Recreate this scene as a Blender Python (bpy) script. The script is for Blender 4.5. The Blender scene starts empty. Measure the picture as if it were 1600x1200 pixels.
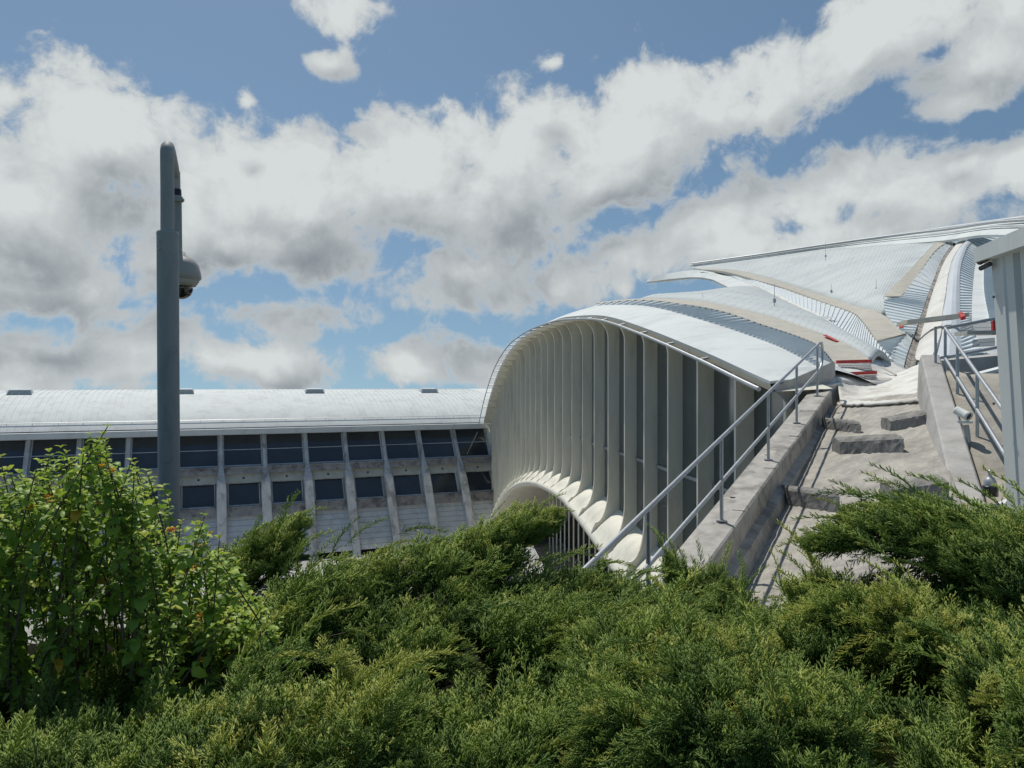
import bpy, math, random
import numpy as np
from mathutils import Vector, Matrix
rng = np.random.default_rng(11)
random.seed(5)
R = math.radians
C = bpy.context.scene.collection
SC = bpy.context.scene

# ------------------------------------------------------------------ camera
F = 1150.0            # focal length in pixels of a 1600 px wide picture
H = 16.0              # eye height above the lower ground
cam_d = bpy.data.cameras.new('camera'); cam = bpy.data.objects.new('camera', cam_d); C.objects.link(cam)
cam.location = (0, 0, H); cam.rotation_euler = (R(90), 0, 0)
cam_d.sensor_width = 36; cam_d.lens = 36 * F / 1600; cam_d.clip_start = 0.05; cam_d.clip_end = 6000
SC.camera = cam
SC.view_settings.view_transform = 'Standard'; SC.view_settings.look = 'None'
SC.view_settings.gamma = 1; SC.view_settings.exposure = 0.2
SC.cycles.max_bounces = 6

def at(px, py, d):
    return Vector(((px - 800) / F * d, d, H + (600 - py) / F * d))

# ------------------------------------------------------------------ sun and sky
SUN_AZ = (-0.45, 0.893)     # horizontal direction towards the sun
SUN_EL = R(64)
sd = Vector((SUN_AZ[0] * math.cos(SUN_EL), SUN_AZ[1] * math.cos(SUN_EL), math.sin(SUN_EL))).normalized()
sl = bpy.data.lights.new('sun', 'SUN'); so = bpy.data.objects.new('sun', sl); C.objects.link(so)
sl.energy = 2.9; sl.angle = R(0.55); sl.color = (1.0, 0.95, 0.87)
so.rotation_euler = sd.to_track_quat('Z', 'Y').to_euler(); so.location = (0, 0, 80)

w = bpy.data.worlds.new('World'); SC.world = w; w.use_nodes = True
nt = w.node_tree; nt.nodes.clear()
def N(nt, typ, **kw):
    n = nt.nodes.new(typ)
    for k, v in kw.items():
        if k.startswith('i_'): n.inputs[k[2:].replace('_', ' ')].default_value = v
        elif k.startswith('n') and k[1:].isdigit(): n.inputs[int(k[1:])].default_value = v
        else: setattr(n, k, v)
    return n
def math_(nt, op, a, b=None, c=None, clamp=False):
    n = nt.nodes.new('ShaderNodeMath'); n.operation = op; n.use_clamp = clamp
    for i, v in enumerate((a, b, c)):
        if v is None: continue
        if isinstance(v, (int, float)): n.inputs[i].default_value = v
        else: nt.links.new(v, n.inputs[i])
    return n.outputs[0]
def smooth(nt, x, lo, hi, a=0.0, b=1.0):
    m = nt.nodes.new('ShaderNodeMapRange'); m.interpolation_type = 'SMOOTHSTEP'
    nt.links.new(x, m.inputs[0]); m.inputs[1].default_value = lo; m.inputs[2].default_value = hi
    m.inputs[3].default_value = a; m.inputs[4].default_value = b
    return m.outputs[0]

CLOUDS = [  # centre x, y, radius x, y in picture pixels, tilt in degrees (clouds by their bearing and height)
 (190,215,175,105,-8),(40,310,170,150,0),(300,320,230,130,18),(480,300,200,100,8),(430,385,210,62,0),
 (650,285,230,105,-4),(800,262,200,115,5),(720,345,240,72,-8),(960,215,230,100,18),(1180,140,220,84,22),
 (1380,50,220,84,18),(1510,110,120,55,12),(940,290,190,68,22),(60,435,180,42,0),
 (740,440,135,60,-6),(960,410,200,50,18),(1220,318,240,58,16),(1490,285,220,60,6),(1250,385,320,50,4),(1480,165,80,32,10),
 (1590,20,80,60,10),(1600,260,150,60,0),
 (440,495,170,50,6,.22),(60,560,230,80,0,.2),(240,545,200,85,5,.18),(400,575,210,60,0,.25),(640,566,100,48,0,.25),(780,562,130,60,-12,.22),
 (525,-2,130,55,0,.42),(520,90,105,42,8,.45),(190,480,90,36,0,.5),(10,150,90,80,0,.4),(385,158,40,30,0,.5),(860,100,60,40,0,.55),(700,190,60,60,0,.5)]
g = bpy.data.node_groups.new('CloudField', 'ShaderNodeTree')
g.interface.new_socket('Vector', in_out='INPUT', socket_type='NodeSocketVector')
g.interface.new_socket('Value', in_out='OUTPUT', socket_type='NodeSocketFloat')
gi = g.nodes.new('NodeGroupInput'); go = g.nodes.new('NodeGroupOutput')
acc = None
for cx, cy, rx, ry, rot, *wt in CLOUDS:
    X, Z = (cx - 800) / F, (600 - cy) / F
    az = math.atan2(X, 1); el = math.atan2(Z, math.hypot(X, 1))
    kx = 1 / (1 + X * X); 
    m = N(g, 'ShaderNodeMapping', vector_type='TEXTURE')
    m.inputs['Location'].default_value = (az, el, 0); m.inputs['Rotation'].default_value = (0, 0, R(rot))
    m.inputs['Scale'].default_value = (rx / F * kx ** 0.5 , ry / F * kx ** 0.5, 1)
    g.links.new(gi.outputs[0], m.inputs[0])
    l = N(g, 'ShaderNodeVectorMath', operation='LENGTH'); g.links.new(m.outputs[0], l.inputs[0])
    lv = math_(g, 'ADD', l.outputs['Value'], wt[0]) if wt else l.outputs['Value']
    acc = lv if acc is None else math_(g, 'SMOOTH_MIN', acc, lv, 0.25)
g.links.new(math_(g, 'SUBTRACT', 1.0, acc), go.inputs[0])

tc = N(nt, 'ShaderNodeTexCoord')
sep = N(nt, 'ShaderNodeSeparateXYZ'); nt.links.new(tc.outputs['Generated'], sep.inputs[0])
az = math_(nt, 'ARCTAN2', sep.outputs[0], sep.outputs[1]); el = math_(nt, 'ARCSINE', sep.outputs[2])
comb = N(nt, 'ShaderNodeCombineXYZ'); nt.links.new(az, comb.inputs[0]); nt.links.new(el, comb.inputs[1])
def noise(nt, vec, scale, detail, rough, dist=0.0, mode='FBM'):
    n = N(nt, 'ShaderNodeTexNoise', noise_dimensions='3D'); n.inputs['Scale'].default_value = scale
    n.inputs['Detail'].default_value = detail; n.inputs['Roughness'].default_value = rough
    n.inputs['Distortion'].default_value = dist
    if vec is not None: nt.links.new(vec, n.inputs['Vector'])
    return n
warpn = noise(nt, comb.outputs[0], 5.0, 3, 0.5)
wsub = N(nt, 'ShaderNodeVectorMath', operation='SUBTRACT'); nt.links.new(warpn.outputs['Color'], wsub.inputs[0]); wsub.inputs[1].default_value = (.5, .5, .5)
wsc = N(nt, 'ShaderNodeVectorMath', operation='SCALE'); nt.links.new(wsub.outputs[0], wsc.inputs[0]); wsc.inputs['Scale'].default_value = 0.07
wad = N(nt, 'ShaderNodeVectorMath', operation='ADD'); nt.links.new(comb.outputs[0], wad.inputs[0]); nt.links.new(wsc.outputs[0], wad.inputs[1])
P0 = wad.outputs[0]
sh = N(nt, 'ShaderNodeVectorMath', operation='ADD'); nt.links.new(P0, sh.inputs[0]); sh.inputs[1].default_value = (-0.018, 0.045, 0)
def blobs(vec):
    gn = nt.nodes.new('ShaderNodeGroup'); gn.node_tree = g; nt.links.new(vec, gn.inputs[0]); return gn.outputs[0]
def shifted(v):
    q = N(nt, 'ShaderNodeVectorMath', operation='ADD'); nt.links.new(P0, q.inputs[0]); q.inputs[1].default_value = v; return q.outputs[0]
def cum(vec):
    n1 = noise(nt, vec, 8.0, 6, 0.56, 0.1); return math_(nt, 'MULTIPLY_ADD', n1.outputs[0], 2.0, -1.0)
b0 = blobs(P0); b1 = blobs(shifted((-0.01, 0.085, 0)))
c0 = cum(P0); c1 = cum(shifted((-0.014, 0.032, 0)))
nf = noise(nt, P0, 24.0, 12, 0.62, 0.25)
edge = math_(nt, 'MULTIPLY_ADD', nf.outputs[0], 1.5, -0.75)
f0 = math_(nt, 'ADD', math_(nt, 'MINIMUM', b0, 0.6), c0)
dens = smooth(nt, math_(nt, 'ADD', f0, edge), -0.06, 0.36)
d1 = math_(nt, 'MULTIPLY', math_(nt, 'SUBTRACT', b0, b1), 1.25)     # thin cloud above: a lit top; thick cloud above: a grey base
d2 = math_(nt, 'MULTIPLY', math_(nt, 'SUBTRACT', c0, c1), 1.35)
sh_ = math_(nt, 'ADD', math_(nt, 'ADD', d1, d2), math_(nt, 'MULTIPLY', edge, 0.42))
b_raw = smooth(nt, sh_, -1.15, 1.15, 0.0, 1.0)
thick = smooth(nt, math_(nt, 'ADD', f0, edge), 0.0, 0.75)     # thin veils let the light through
bm = N(nt, 'ShaderNodeMix', data_type='FLOAT'); nt.links.new(thick, bm.inputs[0]); bm.inputs[2].default_value = 0.72; nt.links.new(b_raw, bm.inputs[3])
bright = bm.outputs[0]
ramp = N(nt, 'ShaderNodeValToRGB'); nt.links.new(bright, ramp.inputs[0])
e = ramp.color_ramp.elements
e[0].position = 0.08; e[0].color = (0.22, 0.245, 0.27, 1)
e[1].position = 0.95; e[1].color = (0.58, 0.61, 0.61, 1)
e2 = ramp.color_ramp.elements.new(0.45); e2.color = (0.35, 0.38, 0.40, 1)
sky = N(nt, 'ShaderNodeTexSky', sky_type='NISHITA', sun_disc=False)
sky.sun_elevation = SUN_EL; sky.sun_rotation = math.atan2(SUN_AZ[0], SUN_AZ[1]); sky.air_density = 1.0; sky.dust_density = 0.5; sky.ozone_density = 1.5
lift = N(nt, 'ShaderNodeVectorMath', operation='MULTIPLY_ADD'); nt.links.new(tc.outputs['Generated'], lift.inputs[0]); lift.inputs[1].default_value = (1, 1, 0.85); lift.inputs[2].default_value = (0, 0, 0.16)
nt.links.new(lift.outputs[0], sky.inputs[0])
skym = N(nt, 'ShaderNodeVectorMath', operation='MULTIPLY'); nt.links.new(sky.outputs[0], skym.inputs[0]); skym.inputs[1].default_value = (0.068, 0.075, 0.071)
mix = N(nt, 'ShaderNodeMix', data_type='RGBA'); nt.links.new(dens, mix.inputs[0])
nt.links.new(skym.outputs[0], mix.inputs[6]); nt.links.new(ramp.outputs[0], mix.inputs[7])
up = N(nt, 'ShaderNodeVectorMath', operation='SCALE'); nt.links.new(mix.outputs[2], up.inputs[0]); up.inputs['Scale'].default_value = 10.0
bg = N(nt, 'ShaderNodeBackground'); bg.inputs[1].default_value = 0.1
nt.links.new(up.outputs[0], bg.inputs[0])
wo = N(nt, 'ShaderNodeOutputWorld'); nt.links.new(bg.outputs[0], wo.inputs[0])

# ------------------------------------------------------------------ materials
MATS = {}
def mat(name, col, rough=0.6, metal=0.0, var=0.12, scale=3.0, dirt=None, dirt_amt=0.0, dirt_scale=1.2, bump=0.0, bump_scale=20.0, spec=0.5, stretch=(1, 1, 1), lines=None):
    m = bpy.data.materials.new(name); m.use_nodes = True; t = m.node_tree; b = t.nodes['Principled BSDF']
    b.inputs['Roughness'].default_value = rough; b.inputs['Metallic'].default_value = metal
    b.inputs['Specular IOR Level'].default_value = spec
    co = N(t, 'ShaderNodeTexCoord'); mp = N(t, 'ShaderNodeMapping'); mp.inputs['Scale'].default_value = stretch
    t.links.new(co.outputs['Object'], mp.inputs[0])
    n = noise(t, mp.outputs[0], scale, 8, 0.6)
    r = N(t, 'ShaderNodeValToRGB'); t.links.new(n.outputs[0], r.inputs[0])
    r.color_ramp.elements[0].position = 0.3; r.color_ramp.elements[1].position = 0.7
    r.color_ramp.elements[0].color = tuple(c * (1 - var) for c in col) + (1,)
    r.color_ramp.elements[1].color = tuple(min(1, c * (1 + var)) for c in col) + (1,)
    out = r.outputs[0]
    if dirt:
        n3 = noise(t, mp.outputs[0], dirt_scale, 10, 0.68, 0.6)
        s = smooth(t, n3.outputs[0], 0.46, 0.66, 0.0, dirt_amt)
        mx = N(t, 'ShaderNodeMix', data_type='RGBA'); t.links.new(s, mx.inputs[0]); t.links.new(out, mx.inputs[6])
        mx.inputs[7].default_value = dirt + (1,); out = mx.outputs[2]
    if lines:   # thin panel joints: (axis, period, width, factor)
        sp = N(t, 'ShaderNodeSeparateXYZ'); t.links.new(co.outputs['Object'], sp.inputs[0])
        v = math_(t, 'FRACT', math_(t, 'MULTIPLY', sp.outputs[lines[0]], 1 / lines[1]))
        lt = math_(t, 'LESS_THAN', v, lines[2])
        mx = N(t, 'ShaderNodeMix', data_type='RGBA'); t.links.new(math_(t, 'MULTIPLY', lt, lines[3]), mx.inputs[0]); t.links.new(out, mx.inputs[6])
        mx.inputs[7].default_value = (0.05, 0.05, 0.05, 1); out = mx.outputs[2]
    t.links.new(out, b.inputs['Base Color'])
    if bump:
        n4 = noise(t, mp.outputs[0], bump_scale, 8, 0.65)
        bp = N(t, 'ShaderNodeBump'); bp.inputs['Strength'].default_value = bump; bp.inputs['Distance'].default_value = 0.03
        t.links.new(n4.outputs[0], bp.inputs['Height']); t.links.new(bp.outputs[0], b.inputs['Normal'])
    MATS[name] = m
    return m
M_white = mat('white_metal', (0.70, 0.73, 0.71), 0.7, spec=0.2, var=0.05, scale=0.6, dirt=(0.45, 0.46, 0.44), dirt_amt=0.35, dirt_scale=0.8)
M_panel = mat('roof_panel', (0.57, 0.61, 0.60), 0.7, spec=0.2, var=0.05, scale=0.25, dirt=(0.40, 0.43, 0.44), dirt_amt=0.4, dirt_scale=0.35)
M_louvre = mat('roof_louvre', (0.62, 0.67, 0.68), 0.65, spec=0.25, var=0.07, scale=1.0)
M_violet = mat('bluish_panel', (0.56, 0.595, 0.625), 0.7, spec=0.25, var=0.05, scale=0.5)
M_beige = mat('walkway_beige', (0.53, 0.50, 0.42), 0.8, var=0.10, scale=1.2, dirt=(0.36, 0.35, 0.31), dirt_amt=0.6)
M_cream = mat('cream_paint', (0.86, 0.83, 0.70), 0.5, var=0.05, scale=1.5, dirt=(0.45, 0.44, 0.36), dirt_amt=0.35, stretch=(1, 1, .2))
M_conc = mat('weathered_concrete', (0.44, 0.42, 0.38), 0.9, var=0.22, scale=5.0, dirt=(0.20, 0.19, 0.17), dirt_amt=0.85, dirt_scale=2.0, bump=0.45, bump_scale=14)
M_block = mat('block_concrete', (0.27, 0.26, 0.24), 0.9, var=0.25, scale=9.0, dirt=(0.12, 0.115, 0.105), dirt_amt=0.7, dirt_scale=4.0, bump=0.35, bump_scale=22)
M_concl = mat('pale_concrete', (0.47, 0.455, 0.425), 0.88, var=0.15, scale=3.0, dirt=(0.25, 0.24, 0.22), dirt_amt=0.5, bump=0.35, bump_scale=20)
M_concd = mat('dark_concrete', (0.13, 0.125, 0.115), 0.92, var=0.35, scale=7.0, dirt=(0.04, 0.04, 0.037), dirt_amt=0.7, dirt_scale=3.0, bump=1.0, bump_scale=22)
M_floor = mat('dusty_floor', (0.47, 0.445, 0.39), 0.95, var=0.25, scale=6.0, dirt=(0.28, 0.265, 0.24), dirt_amt=0.85, dirt_scale=1.1, bump=0.9, bump_scale=30)
M_conc_f = mat('facade_concrete', (0.58, 0.595, 0.585), 0.85, var=0.16, scale=1.4, dirt=(0.19, 0.175, 0.155), dirt_amt=0.75, dirt_scale=0.8, stretch=(1, 1, .5))
M_cream_f = mat('facade_cream', (0.58, 0.58, 0.49), 0.8, var=0.08, scale=1.0, dirt=(0.36, 0.34, 0.28), dirt_amt=0.5, dirt_scale=.7)
M_pink_f = mat('facade_ledge', (0.40, 0.37, 0.34), 0.85, var=0.25, scale=1.5, dirt=(0.12, 0.10, 0.09), dirt_amt=0.8, dirt_scale=1.0)
M_wall_f = mat('facade_boards', (0.64, 0.67, 0.67), 0.8, var=0.10, scale=0.9, dirt=(0.38, 0.40, 0.39), dirt_amt=0.5, lines=(2, 0.46, 0.10, 0.5))
M_dark = mat('dark_recess', (0.03, 0.03, 0.032), 0.8, var=0.3)
M_galv = mat('galvanised_pipe', (0.45, 0.465, 0.47), 0.46, metal=0.7, var=0.12, scale=12)
M_pole = mat('pole_paint', (0.33, 0.345, 0.33), 0.6, spec=0.3, var=0.06, scale=5, dirt=(0.2, 0.23, 0.23), dirt_amt=0.4, dirt_scale=6, stretch=(1, 1, .3))
M_grey = mat('grey_plastic', (0.42, 0.40, 0.36), 0.5, var=0.05)
M_black = mat('black_rubber', (0.015, 0.015, 0.017), 0.35, var=0.1)
M_red = mat('red_paint', (0.55, 0.045, 0.04), 0.55, var=0.18, scale=9)
M_redwhite = mat('light_grating', (0.55, 0.55, 0.53), 0.6, var=0.1)
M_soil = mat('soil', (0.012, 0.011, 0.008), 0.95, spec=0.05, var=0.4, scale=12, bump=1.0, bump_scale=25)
M_ground = mat('pale_paving', (0.36, 0.35, 0.32), 0.9, var=0.2, scale=0.6, dirt=(0.28, 0.27, 0.25), dirt_amt=0.5, dirt_scale=0.1)
M_path = mat('path_slabs', (0.45, 0.45, 0.43), 0.9, var=0.12, scale=2)
M_sheet = mat('white_membrane', (0.72, 0.71, 0.66), 0.75, var=0.08, scale=3, dirt=(0.40, 0.36, 0.29), dirt_amt=0.7, dirt_scale=1.8, bump=0.3, bump_scale=8)
M_gutter = mat('stained_gutter', (0.30, 0.28, 0.25), 0.9, var=0.5, scale=2.5, dirt=(0.05, 0.045, 0.04), dirt_amt=0.8, dirt_scale=1.0)
M_shed = mat('cabin_metal', (0.68, 0.71, 0.68), 0.6, var=0.05, scale=2, dirt=(0.36, 0.39, 0.38), dirt_amt=0.35, dirt_scale=2, stretch=(1, 1, .25))
M_slab = mat('curved_slab', (0.70, 0.69, 0.64), 0.6, var=0.07, scale=1.0, dirt=(0.48, 0.44, 0.37), dirt_amt=0.6, dirt_scale=0.5)
M_bark = mat('bark', (0.11, 0.08, 0.055), 0.9, var=0.3, scale=20)
M_terr = mat('terrace_floor', (0.40, 0.37, 0.31), 0.9, var=0.2, scale=4, dirt=(0.22, 0.20, 0.17), dirt_amt=0.6, dirt_scale=1.5, bump=0.5)
def glass(name, col, rough):
    m = mat(name, col, rough, var=0.25, scale=0.35, spec=0.9); return m
M_glassd = glass('dark_window_glass', (0.040, 0.050, 0.058), 0.12)
M_glassr = glass('wing_glass', (0.09, 0.105, 0.10), 0.12)
def leafmat(name, cols, rough=0.5, trans=0.3):
    m = bpy.data.materials.new(name); m.use_nodes = True; t = m.node_tree; b = t.nodes['Principled BSDF']
    a = N(t, 'ShaderNodeAttribute', attribute_name='tint')
    r = N(t, 'ShaderNodeValToRGB'); t.links.new(a.outputs['Fac'], r.inputs[0])
    els = r.color_ramp.elements
    while len(els) < len(cols): els.new(0.5)
    for i, (p, c) in enumerate(cols): els[i].position = p; els[i].color = c + (1,)
    t.links.new(r.outputs[0], b.inputs['Base Color']); b.inputs['Roughness'].default_value = rough
    b.inputs['Specular IOR Level'].default_value = 0.35
    tr = N(t, 'ShaderNodeBsdfTranslucent'); t.links.new(r.outputs[0], tr.inputs[0])
    mx = N(t, 'ShaderNodeMixShader'); mx.inputs[0].default_value = trans
    t.links.new(b.outputs[0], mx.inputs[1]); t.links.new(tr.outputs[0], mx.inputs[2])
    t.links.new(mx.outputs[0], t.nodes['Material Output'].inputs[0])
    return m
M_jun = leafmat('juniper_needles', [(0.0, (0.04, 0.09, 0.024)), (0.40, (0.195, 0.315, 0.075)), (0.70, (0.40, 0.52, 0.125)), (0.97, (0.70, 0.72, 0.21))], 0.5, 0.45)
M_lan = leafmat('broad_leaves', [(0.0, (0.055, 0.12, 0.022)), (0.5, (0.23, 0.37, 0.055)), (0.93, (0.50, 0.62, 0.09)), (0.97, (0.66, 0.50, 0.05)), (1.0, (0.70, 0.33, 0.03))], 0.45, 0.42)
M_flow = leafmat('orange_petals', [(0.0, (0.7, 0.18, 0.02)), (1.0, (0.8, 0.5, 0.05))], 0.6, 0.3)

# ------------------------------------------------------------------ object helpers
def obj(name, verts, faces, m, parent=None, smooth_=False):
    me = bpy.data.meshes.new(name); me.from_pydata([tuple(v) for v in verts], [], faces); me.update()
    if smooth_:
        for p in me.polygons: p.use_smooth = True
    o = bpy.data.objects.new(name, me); C.objects.link(o); me.materials.append(m)
    if parent:
        o.parent = parent
        o.matrix_parent_inverse = Matrix.Translation(-parent_world(parent))
    return o
def parent_world(p):
    v = Vector(p.location)
    if p.parent and p.type == 'EMPTY': v += parent_world(p.parent)
    if p.type != 'EMPTY': return Vector((0, 0, 0))      # parts carry world coordinates in their mesh
    return v
def thing(name, label, cat, loc, group=None, kind=None):
    o = bpy.data.objects.new(name, None); C.objects.link(o); o.location = loc; o.empty_display_size = 0.3
    tag(o, label, cat, group, kind); return o
def tag(o, label=None, cat=None, group=None, kind=None):
    if label: o['label'] = label
    if cat: o['category'] = cat
    if group: o['group'] = group
    if kind: o['kind'] = kind
    return o
class MB:
    def __init__(s): s.v = []; s.f = []
    def add(s, vs, fs):
        b = len(s.v); s.v += [Vector(v) for v in vs]; s.f += [tuple(b + i for i in f) for f in fs]; return s
    def hexa(s, bot, top):   # two quads of four corners
        return s.add(list(bot) + list(top), [(3, 2, 1, 0), (4, 5, 6, 7), (0, 1, 5, 4), (1, 2, 6, 5), (2, 3, 7, 6), (3, 0, 4, 7)])
    def box(s, c, ex, ey, ez):   # centre and three half-axes
        c, ex, ey, ez = map(Vector, (c, ex, ey, ez))
        return s.hexa([c - ex - ey - ez, c + ex - ey - ez, c + ex + ey - ez, c - ex + ey - ez], [c - ex - ey + ez, c + ex - ey + ez, c + ex + ey + ez, c - ex + ey + ez])
    def tube(s, pts, r, n=10, caps=True):
        pts = [Vector(p) for p in pts]; rs = r if isinstance(r, (list, tuple)) else [r] * len(pts)
        b = len(s.v); prev = None
        for i, p in enumerate(pts):
            t = (pts[min(i + 1, len(pts) - 1)] - pts[max(i - 1, 0)]).normalized()
            a = prev if prev is not None else (Vector((0, 0, 1)) if abs(t.z) < .9 else Vector((1, 0, 0)))
            u = (a - t * a.dot(t)).normalized(); prev = u; v = t.cross(u)
            for k in range(n):
                q = 2 * math.pi * k / n; s.v.append(p + (u * math.cos(q) + v * math.sin(q)) * rs[i])
        for i in range(len(pts) - 1):
            for k in range(n):
                k2 = (k + 1) % n; s.f.append((b + i * n + k, b + i * n + k2, b + (i + 1) * n + k2, b + (i + 1) * n + k))
        if caps:
            e0_ = len(s.v); s.v += [s.v[b + k].copy() for k in range(n)]; s.v += [s.v[b + (len(pts) - 1) * n + k].copy() for k in range(n)]
            s.f.append(tuple(e0_ + k for k in range(n))[::-1]); s.f.append(tuple(e0_ + n + k for k in range(n)))
        return s
    def lathe(s, c, prof, n=24, axis=Vector((0, 0, 1))):
        axis = axis.normalized(); a = Vector((1, 0, 0)) if abs(axis.x) < .9 else Vector((0, 1, 0))
        u = (a - axis * a.dot(axis)).normalized(); v = axis.cross(u); b = len(s.v); c = Vector(c)
        for r, z in prof:
            for k in range(n):
                q = 2 * math.pi * k / n; s.v.append(c + axis * z + (u * math.cos(q) + v * math.sin(q)) * r)
        for i in range(len(prof) - 1):
            for k in range(n):
                k2 = (k + 1) % n; s.f.append((b + i * n + k, b + i * n + k2, b + (i + 1) * n + k2, b + (i + 1) * n + k))
        return s
    def build(s, name, m, parent=None, smooth_=False): return obj(name, s.v, s.f, m, parent, smooth_)
def resample(pts, n):
    """Catmull-Rom through control points, uniform in control-point index"""
    P = [Vector(p) for p in pts]; out = []
    for i in range(n):
        x = i / (n - 1) * (len(P) - 1); k = min(int(x), len(P) - 2); t = x - k
        p1, p2 = P[k], P[k + 1]; p0 = P[k - 1] if k > 0 else 2 * p1 - p2; p3 = P[k + 2] if k + 2 < len(P) else 2 * p2 - p1
        out.append(0.5 * ((2 * p1) + (p2 - p0) * t + (2 * p0 - 5 * p1 + 4 * p2 - p3) * t * t + (3 * p1 - p0 - 3 * p2 + p3) * t ** 3))
    return out
def A(lst): return [at(*p) for p in lst]
def sheet(name, a, b, n, mcross, m, parent, thick=0.12, bulge=0.0, smooth_=True):
    """a surface between two space curves, with real thickness below"""
    a = resample(a, n); b = resample(b, n); mb = MB(); W_ = mcross + 1
    for i in range(n):
        for j in range(W_):
            t = j / mcross; p = a[i].lerp(b[i], t); p = p + Vector((0, 0, bulge * 4 * t * (1 - t))); mb.v.append(p)
    for i in range(n - 1):
        for j in range(mcross):
            k = i * W_ + j; mb.f.append((k, k + 1, k + W_ + 1, k + W_))
    o = mb.build(name, m, parent, smooth_)
    sm = o.modifiers.new('thickness', 'SOLIDIFY'); sm.thickness = thick; sm.offset = 0.0
    return o
def louvres(name, a, b, n, step, m, parent, jitter=0.0):
    """overlapping cladding boards laid like steps between two space curves"""
    a = resample(a, n + 1); b = resample(b, n + 1); mb = MB()
    for i in range(n):
        h = Vector((0, 0, step)); ov = 0.18
        p0, p1, q0, q1 = a[i], a[i + 1], b[i], b[i + 1]
        e0, e1 = p1.lerp(p0, -ov), q1.lerp(q0, -ov)
        mb.hexa([p0 - h * .6, q0 - h * .6, e1 - h * .2, e0 - h * .2], [p0, q0, e1 + h, e0 + h])
    return mb.build(name, m, parent)

# ------------------------------------------------------------------ ground
gy = 1150.0
obj('ground', [(-1500, -60, 0), (1500, -60, 0), (1500, gy, 0), (-1500, gy, 0)], [(0, 1, 2, 3)], M_ground)['kind'] = 'structure'

# slope under the hedge: a planted bank dropping to the lower road
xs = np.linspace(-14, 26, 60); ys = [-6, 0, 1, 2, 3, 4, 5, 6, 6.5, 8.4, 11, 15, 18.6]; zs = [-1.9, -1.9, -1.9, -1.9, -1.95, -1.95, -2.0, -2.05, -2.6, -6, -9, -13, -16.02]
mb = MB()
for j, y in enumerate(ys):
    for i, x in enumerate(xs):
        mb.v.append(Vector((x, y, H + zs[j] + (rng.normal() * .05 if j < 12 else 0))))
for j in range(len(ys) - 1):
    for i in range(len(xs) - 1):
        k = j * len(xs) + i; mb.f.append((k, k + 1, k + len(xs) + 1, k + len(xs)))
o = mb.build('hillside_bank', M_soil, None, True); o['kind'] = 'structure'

# ------------------------------------------------------------------ the long building on the left
S = 1.2
fd = Vector((.921, .390, 0)).normalized(); fn = Vector((.390, -.921, 0)).normalized()
E0 = Vector((-2.33, 67.1, -4.0)); BAY = 3.22; LEAN = 0.6; NB = 15
def FP(s, t, out=0.0):
    """point on the sloping facade: s metres left of the junction, t metres below the eave"""
    p = E0 - fd * s + Vector((0, 0, -t)) + fn * (LEAN * t + out)
    return Vector((p.x * S, p.y * S, p.z * S + H))
base = FP(NB * BAY / 2, 9.3); base.z = 0
LB = thing('terminal_wing', 'long low terminal building with white seamed roof, concrete fins and dark windows', 'building', base)
def fquad(mb, s0, s1, t0, t1, out0, out1):
    """solid slab on the facade between two outward offsets"""
    mb.hexa([FP(s0, t1, out0), FP(s1, t1, out0), FP(s1, t0, out0), FP(s0, t0, out0)], [FP(s0, t1, out1), FP(s1, t1, out1), FP(s1, t0, out1), FP(s0, t0, out1)])
L_ = NB * BAY; S0 = -1.5
mb = MB(); fquad(mb, S0, L_, 5.7, 8.9, -.35, 0.0); mb.build('boarded_wall', M_wall_f, LB)
mb = MB(); fquad(mb, S0, L_, 8.9, 9.6, -1.2, -.5); mb.build('plinth', M_dark, LB)
mb = MB(); fquad(mb, S0, L_, 2.95, 3.62, -.3, 0.02); mb.build('spandrel_band', M_cream_f, LB)
mb = MB(); fquad(mb, S0, L_, 2.55, 2.95, -.3, 0.28); fquad(mb, S0, L_, 2.42, 2.545, -.3, .36); mb.build('upper_ledge', M_pink_f, LB)
mb = MB(); fquad(mb, S0, L_, 5.35, 5.95, -.3, 0.22); fquad(mb, S0, L_, 5.28, 5.345, -.3, .30); mb.build('lower_ledge', M_pink_f, LB)
for i in range(NB):
    s0 = i * BAY; s1 = s0 + BAY
    for (t0, t1, ins, nm) in ((0.0, 2.42, .16, 'window'), (3.62, 5.28, .44, 'window')):
        mb = MB(); fr = .07
        a, b_ = s0 + ins, s1 - ins
        for (u0, u1, v0, v1) in ((a, b_, t0, t0 + fr), (a, b_, t1 - fr, t1), (a, a + fr, t0 + fr, t1 - fr), (b_ - fr, b_, t0 + fr, t1 - fr)):
            fquad(mb, u0, u1, v0, v1, -.26, -.12)
        if t0 == 0: fquad(mb, a + fr, b_ - fr, 1.18, 1.23, -.25, -.19)
        wn = mb.build(nm, M_conc_f if t0 else M_wall_f, LB)
        mb = MB(); fquad(mb, a + .01, b_ - .01, t0 + .01, t1 - .01, -.30, -.24); mb.build('pane', M_glassd, wn)
    mb = MB(); c = FP(s0 + BAY / 2, 3.3, 0.02); nf = (FP(0, 3.3, 1) - FP(0, 3.3, 0)).normalized()
    mb.lathe(c, [(.10, 0), (.10, .05), (.0, .05)], 10, nf); mb.build('drain_hole', M_black, LB)
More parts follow.
